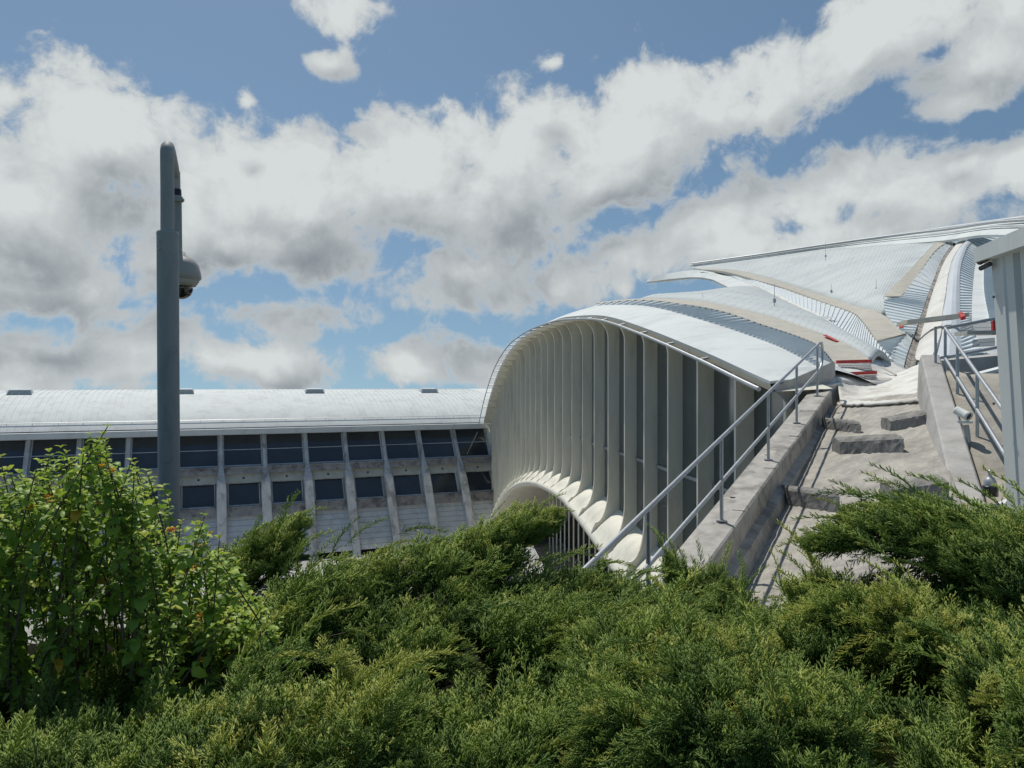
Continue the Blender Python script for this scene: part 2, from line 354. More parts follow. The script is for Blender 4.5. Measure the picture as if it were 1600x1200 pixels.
for i in range(NB + 1):
    s = i * BAY; mb = MB(); prev = None
    prof = [(0.0, .13, .10, .22), (1.2, .14, .12, .26), (2.3, .15, .12, .34), (2.7, .20, .14, .46), (3.4, .33, .14, .56), (4.2, .36, .14, .56), (6.0, .35, .14, .52), (9.5, .28, .14, .46)]
    rings = []
    for (t, hw, inn, outw) in prof:
        rings.append([FP(s + hw, t, -.26), FP(s + hw, t, outw * .8), FP(s + hw * .8, t, outw), FP(s - hw * .8, t, outw), FP(s - hw, t, outw * .8), FP(s - hw, t, -.26)])
    b0 = 0
    for r in rings: mb.v += r
    for k in range(len(rings) - 1):
        for q in range(6):
            q2 = (q + 1) % 6; mb.f.append((k * 6 + q, k * 6 + q2, (k + 1) * 6 + q2, (k + 1) * 6 + q))
    mb.f.append((5, 4, 3, 2, 1, 0)); e_ = (len(rings) - 1) * 6; mb.f.append(tuple(e_ + q for q in range(6)))
    mb.build('column', M_conc_f, LB)
# roof profile: out (towards camera), height above eave
def RP(s, back, z):
    p = E0 - fd * s - fn * back + Vector((0, 0, z)); return Vector((p.x * S, p.y * S, p.z * S + H))
mb = MB()
for (b0, z0, b1, z1) in ((-.75, .02, -.55, .62),):
    mb.hexa([RP(S0, -.75, .02), RP(L_, -.75, .02), RP(L_, .3, .04), RP(S0, .3, .04)], [RP(S0, -.75, .45), RP(L_, -.75, .45), RP(L_, .3, .75), RP(S0, .3, .75)])
mb.build('fascia', M_white, LB)
prof = [(-.60, .56), (-.2, .95), (.5, 1.42), (1.4, 1.90), (2.6, 2.38), (4.2, 2.85), (6.0, 3.20), (8.0, 3.42), (10.5, 3.50), (14, 3.2), (18, 2.2), (20, -9)]
mb = MB(); ns = 2
for (bk, z) in prof:
    mb.v += [RP(S0 - 3, bk, z), RP(L_, bk, z)]
for k in range(len(prof) - 1): mb.f.append((2 * k, 2 * k + 1, 2 * k + 3, 2 * k + 2))
o = mb.build('roof', M_white, LB, True)
mb = MB(); sp = .46
for i in range(int((L_ - S0) / sp)):
    s = S0 + i * sp
    for k in range(8):
        (b0, z0), (b1, z1) = prof[k], prof[k + 1]; h = .03; hw = .016
        mb.hexa([RP(s - hw, b0, z0 - .02), RP(s + hw, b0, z0 - .02), RP(s + hw, b1, z1 - .02), RP(s - hw, b1, z1 - .02)], [RP(s - hw, b0, z0 + h), RP(s + hw, b0, z0 + h), RP(s + hw, b1, z1 + h), RP(s - hw, b1, z1 + h)])
mb.build('standing_seams', M_white, o)
mb = MB()
mb.tube([RP(S0, -.1, 1.16), RP(L_, -.1, 1.16)], .022 * S, 6)
for i in range(int(L_ / 1.6)): mb.tube([RP(i * 1.6, -.1, .95), RP(i * 1.6, -.1, 1.16)], .016 * S, 5)
mb.build('snow_guard', M_galv, LB)
for px in (33, 287, 491, 668, -180):
    best = min((abs((RP(s, 6.6, 3.3).x / RP(s, 6.6, 3.3).y * F + 800) - px), s) for s in np.linspace(0, L_ + 12, 900))[1]
    mb = MB(); mb.hexa([RP(best - .85, 5.8, 3.12), RP(best + .85, 5.8, 3.12), RP(best + .85, 6.8, 3.25), RP(best - .85, 6.8, 3.25)],
                       [RP(best - .7, 5.95, 3.55), RP(best + .7, 5.95, 3.55), RP(best + .7, 6.7, 3.62), RP(best - .7, 6.7, 3.62)])
    for q in range(5): mb.box(RP(best, 5.86, 3.2 + q * .07), fd * .85 * S, fn * .1, Vector((0, 0, .02)))
    mb.build('roof_vent', M_louvre, LB)
# diagonal brace glimpsed in the last upper window
mb = MB(); mb.tube([FP(.9, .35, -.1), FP(2.3, 2.2, -.1)], .05, 6); mb.build('brace', M_conc_f, LB)
# service pavement, pale slab and low wall at the foot of the long building
mb = MB(); q = [FP(-3, 9.3, 3.0), FP(L_, 9.3, 3.0), FP(L_, 9.3, 7.5), FP(-3, 9.3, 7.5)]
for p in q: p.z = 0.0
mb.hexa(q, [p + Vector((0, 0, .15)) for p in q]); mb.build('pavement', M_path)['kind'] = 'structure'
def lowwall(name, label, pts, hgt, th, m):
    mb = MB(); pts = [Vector(p) for p in pts]
    for a, b_ in zip(pts, pts[1:]):
        d = (b_ - a).normalized(); sd_ = Vector((-d.y, d.x, 0)) * th
        mb.hexa([a - sd_, b_ - sd_, b_ + sd_, a + sd_], [a - sd_ + Vector((0, 0, hgt)), b_ - sd_ + Vector((0, 0, hgt)), b_ + sd_ + Vector((0, 0, hgt)), a + sd_ + Vector((0, 0, hgt))])
    return tag(mb.build(name, m), label, 'wall')
def gpt(px, py, z=0.0):
    d = (H - z) * F / (py - 600); return Vector(((px - 800) / F * d, d, z))
lowwall('low_wall', 'pale grey low retaining wall on the lower road, glimpsed over the hedge', [gpt(330, 925), gpt(600, 905)], 0.7, .25, M_path)

# ------------------------------------------------------------------ ribbed wing hall
wo_ = Vector((-.993, -.119, 0))
def PW(n, out, z):
    p = Vector((4.24 - .2313 * n, 14 + 1.928 * n, z)) + wo_ * out
    return Vector((p.x * S, p.y * S, p.z * S + H))
def interp(tab, n):
    P = [Vector((a, b_, 0)) for a, b_ in tab]
    for k in range(len(tab) - 1):
        if n <= tab[k + 1][0] or k == len(tab) - 2:
            t = (n - tab[k][0]) / (tab[k + 1][0] - tab[k][0])
            y0, y1 = tab[k][1], tab[k + 1][1]
            m0 = (tab[k + 1][1] - tab[k - 1][1]) / (tab[k + 1][0] - tab[k - 1][0]) if k > 0 else (y1 - y0) / (tab[k + 1][0] - tab[k][0])
            m1 = (tab[k + 2][1] - tab[k][1]) / (tab[k + 2][0] - tab[k][0]) if k + 2 < len(tab) else (y1 - y0) / (tab[k + 1][0] - tab[k][0])
            h = tab[k + 1][0] - tab[k][0]
            return (2 * t ** 3 - 3 * t * t + 1) * y0 + (t ** 3 - 2 * t * t + t) * h * m0 + (-2 * t ** 3 + 3 * t * t) * y1 + (t ** 3 - t * t) * h * m1
TOP = [(-1.6, -.22), (-1, .02), (0, .44), (2, 1.2), (4, 1.85), (6, 2.22), (8, 2.45), (12, 2.5), (16, 2.06), (20, .87), (24, -1.3), (27, -3.55)]
BOT = [(-1.6, -6.5), (0, -5.5), (2, -4.75), (4, -4.35), (6, -4.05), (8, -3.95), (12, -4.45), (16, -5.6), (20, -7.6), (24, -10.4), (27, -13.0)]
ARC = [(-1.6, -9.5), (0, -7.0), (2, -5.75), (4, -5.1), (6, -4.65), (8, -4.42), (12, -4.95), (16, -6.3), (20, -8.6), (24, -11.6), (27, -13.3)]
EHT = [(-1.6, .13), (-.8, .18), (0, .29), (2, .36), (4, .42), (8, .62), (12, .74), (20, .76), (28, .76)]
EH = lambda n: interp(EHT, n)
top = lambda n: interp(TOP, n); bot = lambda n: interp(BOT, n); arc = lambda n: interp(ARC, n)
wb = PW(12, 0, 0); wb.z = 0
WH = thing('winged_terminal_hall', 'white winged terminal hall with an arched wall of cream ribs and sweeping stepped metal roofs', 'building', wb)
for i in range(-1, 28):
    n = float(i); zt, zb, za = top(n), bot(n), arc(n)
    prof = []     # outline in (out, z), outer side from the bottom up
    K = 8
    hgt = zt - zb; fl = min(1.0, hgt * .2)
    prof.append((.56, za + .10))
    for k in range(K + 1):
        q = k / K * math.pi / 2; prof.append((.0 + .42 * (1 - math.sin(q)), zb - .25 + (1.1 * (1 - math.cos(q)))))
    for k in range(K + 1):
        q = k / K * math.pi / 2; ft = .45 + .55 * min(1, max(0, n / 8)); prof.append((.46 * (1 - math.cos(q)), zt - .03 - .72 * ft + .72 * ft * math.sin(q)))
    inner = [(-.42, zt + .02), (-.42, zb - .1)]
    poly = prof + inner; th = .042; mb = MB(); nn = len(poly)
    dn = th / 1.94
    taper = lambda o_: 1.0 if o_ > -.4 else 1.0
    mb.v += [PW(n - dn, o_, z) for o_, z in poly] + [PW(n + dn, o_, z) for o_, z in poly]
    mb.f.append(tuple(range(nn))); mb.f.append(tuple(range(2 * nn - 1, nn - 1, -1)))
    for k in range(nn):
        k2 = (k + 1) % nn; mb.f.append((k, k2, nn + k2, nn + k))
    mb.build('rib', M_cream, WH)
    if i < 27:
        n0, n1_ = n + dn + .005, n + 1 - dn - .005; mb = MB()
        mb.hexa([PW(n0, -.40, bot(n0) - .1), PW(n1_, -.40, bot(n1_) - .1), PW(n1_, -.36, bot(n1_) - .1), PW(n0, -.36, bot(n0) - .1)],
                [PW(n0, -.40, top(n0)), PW(n1_, -.40, top(n1_)), PW(n1_, -.36, top(n1_)), PW(n0, -.36, top(n0))])
        mb.build('glass_pane', M_glassr, WH)
        mb = MB(); zc = -2.2
        if bot(n) < zc - .5 and top(n) > zc + .5:
            mb.hexa([PW(n0, -.35, zc - .04), PW(n1_, -.35, zc - .04), PW(n1_, -.31, zc - .04), PW(n0, -.31, zc - .04)], [PW(n0, -.35, zc + .04), PW(n1_, -.35, zc + .04), PW(n1_, -.31, zc + .04), PW(n0, -.31, zc + .04)])
            mb.build('transom', M_galv, WH)
# lower arch band with a pillowed cell between every two ribs
mb = MB(); sub = 8; cols = []; n = -1.0
NN = 28 * sub + 1; rows = 9
for i in range(NN):
    n = -1 + i / sub; f = (i % sub) / sub; pil = max(0.0, math.sin(math.pi * f)) ** .6
    zb, za = bot(n), arc(n); r = []
    for j in range(rows):
        t = j / (rows - 1)
        out = -.40 + (1.0) * t ** .8; z = (zb + .18) * (1 - t) + (za + .02) * t
        bp_ = math.sin(math.pi * min(1, t / .72)); out += .07 * pil * bp_; z += .075 * pil * bp_ - .05 * (1 - pil) * bp_
        r.append(PW(n, out, z))
    r.append(PW(n, .56, za - .14)); r.append(PW(n, .46, za - .18))
    for q in range(1, 5): r.append(PW(n, .42 - q * 1.6, za - .26 + .05 * q))
    cols.append(r)
nr = len(cols[0])
for r in cols: mb.v += r
for i in range(NN - 1):
    for j in range(nr - 1):
        k = i * nr + j; mb.f.append((k, k + nr, k + nr + 1, k + 1))
mb.build('lower_arch', M_cream, WH, True)
# soffit and fascia along the roof edge
nsamp = [(-1.3 + i * (28.3 / 182)) for i in range(183)]
mb = MB()
for n in nsamp: mb.v += [PW(n, -.5, top(n) + .03), PW(n, .50, top(n) - .02), PW(n, .54, top(n) + .12)]
for i in range(182):
    for j in range(2): k = i * 3 + j; mb.f.append((k, k + 1, k + 4, k + 3))
mb.build('soffit', M_cream, WH, True)
def edge_hi(n): return PW(max(n, -1.3) if n > -.75 else n * .6 - .3, -.8, top(n) + .55 if n > -.6 else top(n) + .42)
lo = [PW(n, .54, top(n) + .125) for n in nsamp]
hi = [PW(n if n > -.8 else -.8 + (n + .8) * .3, -.8, top(n) + EH(n)) for n in nsamp]
npan = 13
for k in range(npan):      # fascia built of separate panels with open joints
    i0, i1 = round(k * 182 / npan), round((k + 1) * 182 / npan); mb = MB(); R_ = 5
    for i in range(i0, i1 + 1):
        a, b_ = lo[i], hi[i]
        if i == i1 and k < npan - 1: a = lo[i].lerp(lo[i - 1], .035); b_ = hi[i].lerp(hi[i - 1], .035)
        for j in range(R_ + 1): t = j / R_; mb.v.append(a.lerp(b_, t) + (Vector((-.5, -.1, .6))) * .05 * 4 * t * (1 - t))
    for i in range(i1 - i0):
        for j in range(R_): q = i * (R_ + 1) + j; mb.f.append((q, q + 1, q + R_ + 2, q + R_ + 1))
    o = mb.build('fascia_panel', M_white, WH, False)
    sm = o.modifiers.new('thickness', 'SOLIDIFY'); sm.thickness = .05; sm.offset = 0
# gusset closing the near end under the fascia
mb = MB(); pts = [PW(-1.3, .5, top(-1.3) + .05), PW(-1.0, -.85, top(-1) + .35), PW(-1.0, -.9, -.9), PW(-1.35, -.45, -1.15)]
mb.add([p for p in pts] + [p + Vector((.25, .5, 0)) for p in pts], [(0, 1, 2, 3), (7, 6, 5, 4), (0, 4, 5, 1), (1, 5, 6, 2), (2, 6, 7, 3), (3, 7, 4, 0)]); mb.build('end_gusset', M_concl, WH)
# edge rail: a pipe following the roof edge on short posts
def rail_off(n): return .72 + .25 * min(1, max(0, (n - 4) / 10))
rp = [PW(n, rail_off(n), top(n) + .02) for n in nsamp]
mb = MB(); mb.tube(rp, [.045 - .006 * min(1, i / 80) for i in range(183)], 8); er = mb.build('edge_rail', M_galv, WH)
for i in range(0, 28):
    mb = MB(); mb.tube([PW(i, .5, top(i) + .06), PW(i, rail_off(i), top(i) + .02)], .03, 6); mb.build('bracket', M_galv, er)
# roof skin behind the fascia
mb = MB(); back = []
for n in [(-.8 + i * .7) for i in range(40)]:
    r = []
    for q in range(7): r.append(PW(n, -.8 - q * (1.4 if n > 6 else .35), top(n) + EH(n) - .02 - (.03 * q * q if n < 6 else .05 * q)))
    back.append(r)
for r in back: mb.v += r
for i in range(39):
    for j in range(6): k = i * 7 + j; mb.f.append((k, k + 1, k + 8, k + 7))
mb.build('roof_skin', M_panel, WH, True)
# interior seen through the arch: far glazing, bars, slab
mb = MB(); mb.add([PW(-1, -5.6, -13.3), PW(27, -5.6, -13.3), PW(27, -5.6, -3), PW(-1, -5.6, -3)], [(0, 1, 2, 3)]); mb.build('inner_wall', M_dark, WH)
for i in range(26):
    n = -.4 + i * .55; mb = MB(); mb.tube([PW(n, -.9, -13.2), PW(n, -.9, arc(n) - .2)], .045, 6); mb.build('screen_bar', M_cream, WH)
mb = MB(); mb.hexa([PW(5, -1.5, -13.2), PW(9, -1.5, -13.2), PW(9, -4.5, -13.2), PW(5, -4.5, -13.2)], [PW(5.2, -1.5, -7.4), PW(9, -1.5, -8.2), PW(9, -4.5, -8.2), PW(5.2, -4.5, -7.4)]); mb.build('stair_slab', M_concl, WH)
mb = MB(); mb.hexa([PW(10, .3, -13.2), PW(14, 3, -13.2), PW(16, 1.2, -13.2), PW(13, .1, -13.2)], [PW(10, .3, -8.6), PW(14, 3, -10.2), PW(16, 1.2, -10.2), PW(13, .1, -8.6)]); mb.build('arch_foot', M_concl, WH)

# roofs of the wings, from near to far
T = lambda n: PW(n, -.78, top(n) + EH(n))
w1lo = A([(932,476,41),(1000,471,34),(1075,479,29),(1131,490,26),(1187,509,23),(1232,524,21),(1270,539,19.2),(1289,554,18.2),(1307,577,17)])
w1hi = A([(935,474,43),(1000,468.5,37),(1085,472,31),(1150,484,27.5),(1210,499,24.5),(1262,517,22),(1300,531,20.5),(1330,545,19),(1360,566,17.5)])
tn = [8, 5.2, 3.4, 2.2, 1.2, .5, 0, -.4, -.8]
louvres('stepped_cladding', [T(n) for n in tn], w1lo, 46, .085, M_louvre, WH)
wk1 = sheet('roof_walkway', w1lo, w1hi, 60, 2, M_beige, WH, .14, smooth_=False)
cA = A([(1000,468.5,37),(1040,469,34),(1085,472,31),(1150,484,27.5),(1210,499,24.5),(1262,517,22),(1300,531,20.5),(1330,545,19),(1360,566,17.5)])
cB = A([(1070,467,44),(1131,459,54),(1180,449,62),(1215,466,50),(1250,484,41),(1285,502,33),(1320,527,26.5),(1352,549,22),(1388,570,19)])
sheet('roof_panel', cA, cB, 40, 8, M_panel, WH, .15, bulge=.25)
r1 = [(1094,425,75),(1131,431,72),(1155,440,67),(1180,449,62),(1210,464,50),(1244,481,42),(1281,499,34),(1311,520,28),(1337,539,24),(1360,554,21),(1388,570,19)]
w2 = [(1094,422.5,77),(1115,423,75),(1140,428,71),(1165,434,67),(1200,445,59),(1240,457,53),(1284,473,44),(1330,490,37),(1346,503,32),(1364,528,25.5),(1394,562,20)]
mb = MB(); r1s = resample(A(r1), 60); mb.tube([p + Vector((0, 0, .1)) for p in r1s[14:]], [.13 - .07 * i / 46 for i in range(46)], 7); mb.build('valley_trim', M_slab, WH)
louvres('stepped_cladding', A(r1), A(w2), 64, .055, M_louvre, WH)
w2h = [(1094,421,78),(1131,422,75),(1169,428,70),(1210,439,63),(1262,456,54),(1300,469,46),(1337,481,39.5),(1371,490,35),(1405,516,29),(1416,525,27)]
w2l = [(1094,422.5,77),(1127,425,72),(1157,432,68),(1187,441,62),(1232,454,54),(1277,471,45),(1330,490,37),(1346,503,32),(1366,531,25),(1369,537,24)]
wk2 = sheet('roof_walkway', A(w2l), A(w2h), 60, 2, M_beige, WH, .2, smooth_=False)
Fl = [(1092,421.5,78),(1131,422,75),(1169,428,70),(1210,439,63),(1262,456,54),(1300,469,46),(1337,481,39.5),(1365,487,36),(1381,492,35),(1380,466,38)]
Fh = [(1082,419.5,80),(1130,413,78),(1180,408,75),(1230,401,71),(1290,393,67),(1340,388,63),(1385,384,60),(1420,381,58),(1450,379,56.5),(1466,378,55)]
sheet('roof_panel', A(Fl), A(Fh), 50, 10, M_panel, WH, .2, bulge=.0)
w3a, w3b = at(1466,378,55), at(1380,466,38); W3l = [w3a.lerp(w3b, q_ / 3) for q_ in range(4)]; W3r = [(1486,377,54.5),(1461,394,50.5),(1424,446,41),(1407,466,37.5)]
wk3 = sheet('roof_walkway', W3l, A(W3r), 20, 2, M_beige, WH, .2, smooth_=False)
Il = [(1486,377,54.4),(1461,394,50.4),(1442,420,45),(1420,449,40),(1407,465,37),(1384,470,35),(1384,490,33),(1405,516,28),(1416,524,26),(1397,548,22),(1388,568,19.3)]
Ir = [(1490,379,54),(1472,406,49),(1460,435,43),(1452,456,39),(1447,470,36),(1443,482,34),(1437,500,31),(1430,518,27.5),(1424,535,25),(1417,556,21.5),(1411,580,18.3)]
louvres('stepped_cladding', A([(1369,537,24),(1380,548,22),(1394,563,20)]), A([(1417,524,26),(1404,540,23.5),(1390,568,19.5)]), 9, .09, M_louvre, WH)
louvres('stepped_cladding', A(Il), A(Ir), 46, .08, M_louvre, WH)
Kl = [(1497,380,53),(1478,408,47.5),(1464,444,41),(1455,472,36),(1449,496,31),(1440,532,26),(1433,561,21),(1424,592,17.5)]
Gl = [(1490,379,53.5),(1470,410,48),(1458,440,42),(1447,470,36),(1437,500,31),(1424,535,25.2),(1417,556,21.5),(1408,590,17.5)]
gA, gB = A(Gl), A(Kl)
sheet('valley_gutter', [p - Vector((0, 0, .02)) for p in gA], [p - Vector((0, 0, .02)) for p in gB], 30, 3, M_gutter, WH, .1, bulge=-.08)
Kr = [(1510,377,53),(1500,388,49),(1490,405,44.5),(1483,430,39.5),(1478,462,34),(1474,490,29),(1471,522,24),(1457,562,19)]
sheet('curved_slab', A(Kl[:7] + [(1441,566,20)]), A(Kr), 40, 4, M_slab, WH, .15, bulge=.05, smooth_=False)
Ll = [(1522,368,54),(1501,388,49),(1489,411,43.5),(1483,437,38.5),(1478,470,33),(1474,497,28),(1472,525,24),(1464,566,19.5)]
Lr = [(1545,367,54),(1516,381,50),(1504,403,44),(1499,427,39),(1498,460,34),(1498,490,29),(1499,525,24),(1500,566,19.5)]
sheet('bluish_roof_band', A(Ll), A(Lr), 50, 4, M_violet, WH, .15, bulge=.12, smooth_=False)
Mr = [(1568,367,54),(1532,391,49),(1524,415,44),(1521,437,39),(1519,461,34),(1518,490,29),(1520,515,24.5),(1540,562,20)]
louvres('stepped_cladding', A(Lr), A(Mr), 50, .08, M_louvre, WH)
Nr = [(1590,367,54),(1542,391,49),(1538,415,44),(1537,437,39),(1538,461,34),(1543,490,29),(1550,515,25),(1575,562,21)]
sheet('curved_slab', A(Mr), A(Nr), 50, 3, M_white, WH, .15, smooth_=False)
Or = [(1620,367,54),(1575,391,49),(1570,415,44),(1566,437,39),(1566,461,34),(1570,490,29),(1580,515,25),(1610,562,21)]
louvres('stepped_cladding', A(Nr), A(Or), 40, .22, M_louvre, WH)
# ridge edge with its long stripes
Qd = [80, 75, 67, 60, 54, 48, 42]
Ql = [(1082,420),(1187,407.5),(1300,392.5),(1385,384.5),(1470,378),(1540,369),(1640,372)]
Qh = [(1080,418),(1187,402.5),(1300,386),(1412,369.5),(1500,357.5),(1570,348.5),(1660,337)]
ql = A([(x, y, d) for (x, y), d in zip(Ql, Qd)]); qh = A([(x, y, d + 1) for (x, y), d in zip(Qh, Qd)])
sheet('ridge_edge', ql, qh, 60, 6, M_white, WH, .2, bulge=.15, smooth_=False)
for f, rr in ((.25, .07), (.5, .10), (.75, .08), (1.0, .16)):
    mb = MB(); mb.tube([a.lerp(b_, f) + Vector((0, 0, .3 * 4 * f * (1 - f) + .18)) for a, b_ in zip(resample(ql, 40), resample(qh, 40))], rr, 7); mb.build('ridge_trim', M_galv if f in (.5, 1.0) else M_white, WH, True)
def seams(a, b, n, h, wd, parent, bulge=0.0, lift=.07):
    a = resample(a, n); b = resample(b, n); mb = MB()
    for i in range(1, n - 1):
        pts = [a[i].lerp(b[i], t / 6) + Vector((0, 0, bulge * 4 * (t / 6) * (1 - t / 6) + lift)) for t in range(7)]
        mb.tube(pts, wd, 4)
    mb.build('seams', M_panel, parent)
seams(A(Fl), A(Fh), 60, .03, .016, WH, 0, .10); seams(cA, cB, 40, .03, .009, WH, .25, .075)
# far wing tip
Th = [(1011,440.5,77),(1022,433.5,77),(1050,427.5,77),(1094,424.5,75.5),(1131,430.5,72),(1155,439.5,67),(1181,449,62)]
Tl = [(1011,441.5,76.8),(1022,440.5,76.5),(1050,437,76),(1086,434.5,74.5),(1112,438,71.5),(1131,447,67),(1150,456,62.5)]
sheet('wing_tip', A(Th), A(Tl), 60, 4, M_white, WH, .2, smooth_=False)
sheet('wing_tip_soffit', A(Tl), A([(x + 24, y - 1.5, d + 7) for x, y, d in Tl]), 30, 2, M_cream, WH, .1)
sheet('roof_panel', A(Th[:5]), A([(1030,432,80),(1060,425.5,80),(1094,422,79),(1120,422,77),(1135,425,74)]), 16, 2, M_panel, WH, .12)
for (x, y, d, h) in ((1098,472,33,.4),(1290,400,60,1.2),(1299,455,48,.5),(1369,452,42,.6),(1210,470,30,.7)):   # lightning rods and small fixtures
    mb = MB(); p = at(x, y, d); mb.tube([p - Vector((0, 0, .4)), p + Vector((0, 0, h))], [.018, .008], 5); mb.box(p, (.05, 0, 0), (0, .05, 0), (0, 0, .08)); mb.build('lightning_rod', M_galv, WH)
# red safety ends of the walkways (flat plates on the decks)
def plate(pts, m, parent, name='warning_plate', th=.02):
    mb = MB(); P = A(pts); up_ = Vector((0, 0, th)); mb.hexa(P, [p + up_ for p in P]); return mb.build(name, m, parent)
plate([(1286,524,20.3),(1291,524,20.5),(1311,534,19.7),(1306,534,19.5)], M_red, wk1)
plate([(1357,515,29),(1362,514.5,29),(1368,522,27.5),(1361,523,27.5)], M_red, wk2)
plate([(1403,505,29),(1409,504.5,29),(1411,512,28),(1405,512.5,28)], M_red, wk2)

# catwalk crossing the valley
CW = thing('catwalk', 'narrow beige catwalk crossing the roof valley with a red end plate', 'catwalk', at(1450, 505, 26))
mb = MB(); a, b_ = at(1409, 508, 26.5), at(1503, 497, 24.5); d_ = (b_ - a); sd_ = Vector((.1, .55, 0))
mb.hexa([a - sd_, b_ - sd_, b_ + sd_, a + sd_], [a - sd_ + Vector((0, 0, .14)), b_ - sd_ + Vector((0, 0, .14)), b_ + sd_ + Vector((0, 0, .14)), a + sd_ + Vector((0, 0, .14))]); mb.build('deck', M_beige, CW)
plate([(1497,494,24.4),(1503,492,24.4),(1509,499,23.9),(1502,501,23.9)], M_red, CW, 'end_plate', .12)

# grated landing with red bars at the bottom of the first walkway
LD = thing('step_ladder', 'grated step platform with red edge bars where the beige roof walkway ends', 'steps', at(1345, 612, 15.2))
def bar(p, q, hh, dd, m, name, parent):
    mb = MB(); p, q = Vector(p), Vector(q); dv = Vector((.12, .95, 0)) * dd; up_ = Vector((0, 0, hh))
    mb.hexa([p - dv, q - dv, q + dv, p + dv], [p - dv + up_, q - dv + up_, q + dv + up_, p + dv + up_]); return mb.build(name, m, parent)
def grate(p0, p1, q0, q1, parent, nv=24, nh=4):
    mb = MB()
    for i in range(nv + 1): t = i / nv; mb.tube([p0.lerp(p1, t), q0.lerp(q1, t)], .008, 4)
    for i in range(nh + 1): t = i / nh; mb.tube([p0.lerp(q0, t), p1.lerp(q1, t)], .008, 4)
    mb.build('grating', M_redwhite, parent)
bar(at(1307, 568, 16.6), at(1361, 566.5, 16.6), .07, .06, M_red, 'red_bar', LD)
bar(at(1313, 587, 15.8), at(1369, 584.5, 15.8), .07, .06, M_red, 'red_bar', LD)
grate(at(1309, 569, 16.5), at(1360, 567.5, 16.5), at(1313, 580, 16.5), at(1362, 578.5, 16.5), LD)
grate(at(1315, 588, 15.7), at(1368, 585.5, 15.7), at(1320, 599, 15.7), at(1368, 598, 15.7), LD)
mb = MB(); P = A([(1329,602,15.2),(1357,600,15.4),(1355,617,15.1),(1346,613,14.9)]); mb.hexa([p - Vector((0, -.15, .06)) for p in P], P); mb.build('red_tray', M_red, LD)
mb = MB(); P = A([(1311,580,16.6),(1364,578,16.6),(1369,586,15.9),(1313,588,15.9)]); mb.hexa([p - Vector((0, 0, .04)) for p in P], P); mb.build('tread', M_beige, LD)

# ------------------------------------------------------------------ concrete channel
k_ = .85
def atk(px, py, d): return at(px, py, d * k_)
FPN = [atk(1144,894,9.8), atk(1312,639,16), atk(1490,790,8.9), atk(1442,618,13.5)]
M4 = np.array([[1, p.x, p.y] for p in FPN]); co4, *_ = np.linalg.lstsq(M4, np.array([p.z for p in FPN]), rcond=None)
def onfloor(px, py, lift=0.0):
    a, bx, cy = co4; u, v = (px - 800) / F, (600 - py) / F
    d = (a + lift - H) / (v - bx * u - cy); return Vector((u * d, d, H + v * d))
def floorz(x, y): return co4[0] + co4[1] * x + co4[2] * y
CH = thing('concrete_channel', 'weathered concrete drainage channel between two parapets rising to the roof valley', 'channel', atk(1300, 900, 9))
def grid(name, c00, c10, c01, c11, n, m_, mt, parent, amp=0.0, thick=.3, seed=1):
    rr = np.random.default_rng(seed); mb = MB()
    for j in range(m_ + 1):
        for i in range(n + 1):
            p = c00.lerp(c10, i / n).lerp(c01.lerp(c11, i / n), j / m_); p = p + Vector((0, 0, rr.normal() * amp)); mb.v.append(p)
    for j in range(m_):
        for i in range(n): k = j * (n + 1) + i; mb.f.append((k, k + 1, k + n + 2, k + n + 1))
    o = mb.build(name, mt, parent, True); s_ = o.modifiers.new('thickness', 'SOLIDIFY'); s_.thickness = thick; s_.offset = -1; return o
# floor
def onz(X, Y): return Vector((X, Y, floorz(X, Y)))
hd = Vector((.525, .851, 0)); pr = Vector((.851, -.525, 0))
A0 = Vector((2.76, 9.7, -1.81)) * k_; A1 = Vector((6.65, 16, -.25)) * k_
def lp(t, off, dz=0.0):       # point of the left parapet: t metres of depth, sideways offset
    u = (t - A0.y) / (A1.y - A0.y); p = A0.lerp(A1, u) + pr * off; return Vector((p.x, p.y, p.z + H + dz))
def rp_(t, off, dz=0.0):      # right parapet
    B0 = Vector(((1492 - 800) / F * 9.1, 9.1, -(785 - 600) / F * 9.1)) * k_; B1 = Vector(((1440 - 800) / F * 13.6, 13.6, (600 - 560) / F * 13.6)) * k_
    u = (t - B0.y) / (B1.y - B0.y); p = B0.lerp(B1, u) + Vector((.92, -.39, 0)) * off; return Vector((p.x, p.y, p.z + H + dz))
nl, fl_ = 3.2, 14.0
c00 = onz(*lp(nl, .26).xy); c01 = onz(*lp(fl_ + .1, .26).xy); c10 = onz(*rp_(nl, .02).xy); c11 = onz(*rp_(12.0, .02).xy)
grid('channel_floor', c00, c10, c01, c11, 30, 80, M_floor, CH, .006)
# left parapet with its ledge
mb = MB(); rings = []
for i in range(31):
    t = nl + (fl_ - nl) * i / 30; g_ = lambda s=.004: rng.normal() * s
    a = lp(t, -.22); b_ = lp(t, .17); fz = floorz(*lp(t, .36).xy) - .1
    rings.append([Vector((a.x, a.y, H - 9)), lp(t, -.22, -.02), lp(t, -.20, g_()), lp(t, .15, g_()), lp(t, .17, -.025), lp(t, .17 + g_(), -.30), lp(t, .27 + g_(), -.34), lp(t, .30 + g_(.01), -.5), Vector((*lp(t, .34 + g_(.01)).xy, min(fz, lp(t, 0, -.6).z)))])
q = len(rings[0])
for r in rings: mb.v += r
for i in range(30):
    for j in range(q - 1): k = i * q + j; mb.f.append((k, k + q, k + q + 1, k + 1))
e_ = 30 * q; mb.f.append(tuple(range(e_, e_ + q))); mb.build('parapet', M_conc, CH)
for i, t in enumerate((6.3, 8.9, 10.4, 12.6)):  # drip sockets in the coping
    mb = MB(); mb.lathe(lp(t, -.08, -.01), [(.0, .014), (.035, .014), (.035, 0)], 10); mb.build('socket', M_black, CH)
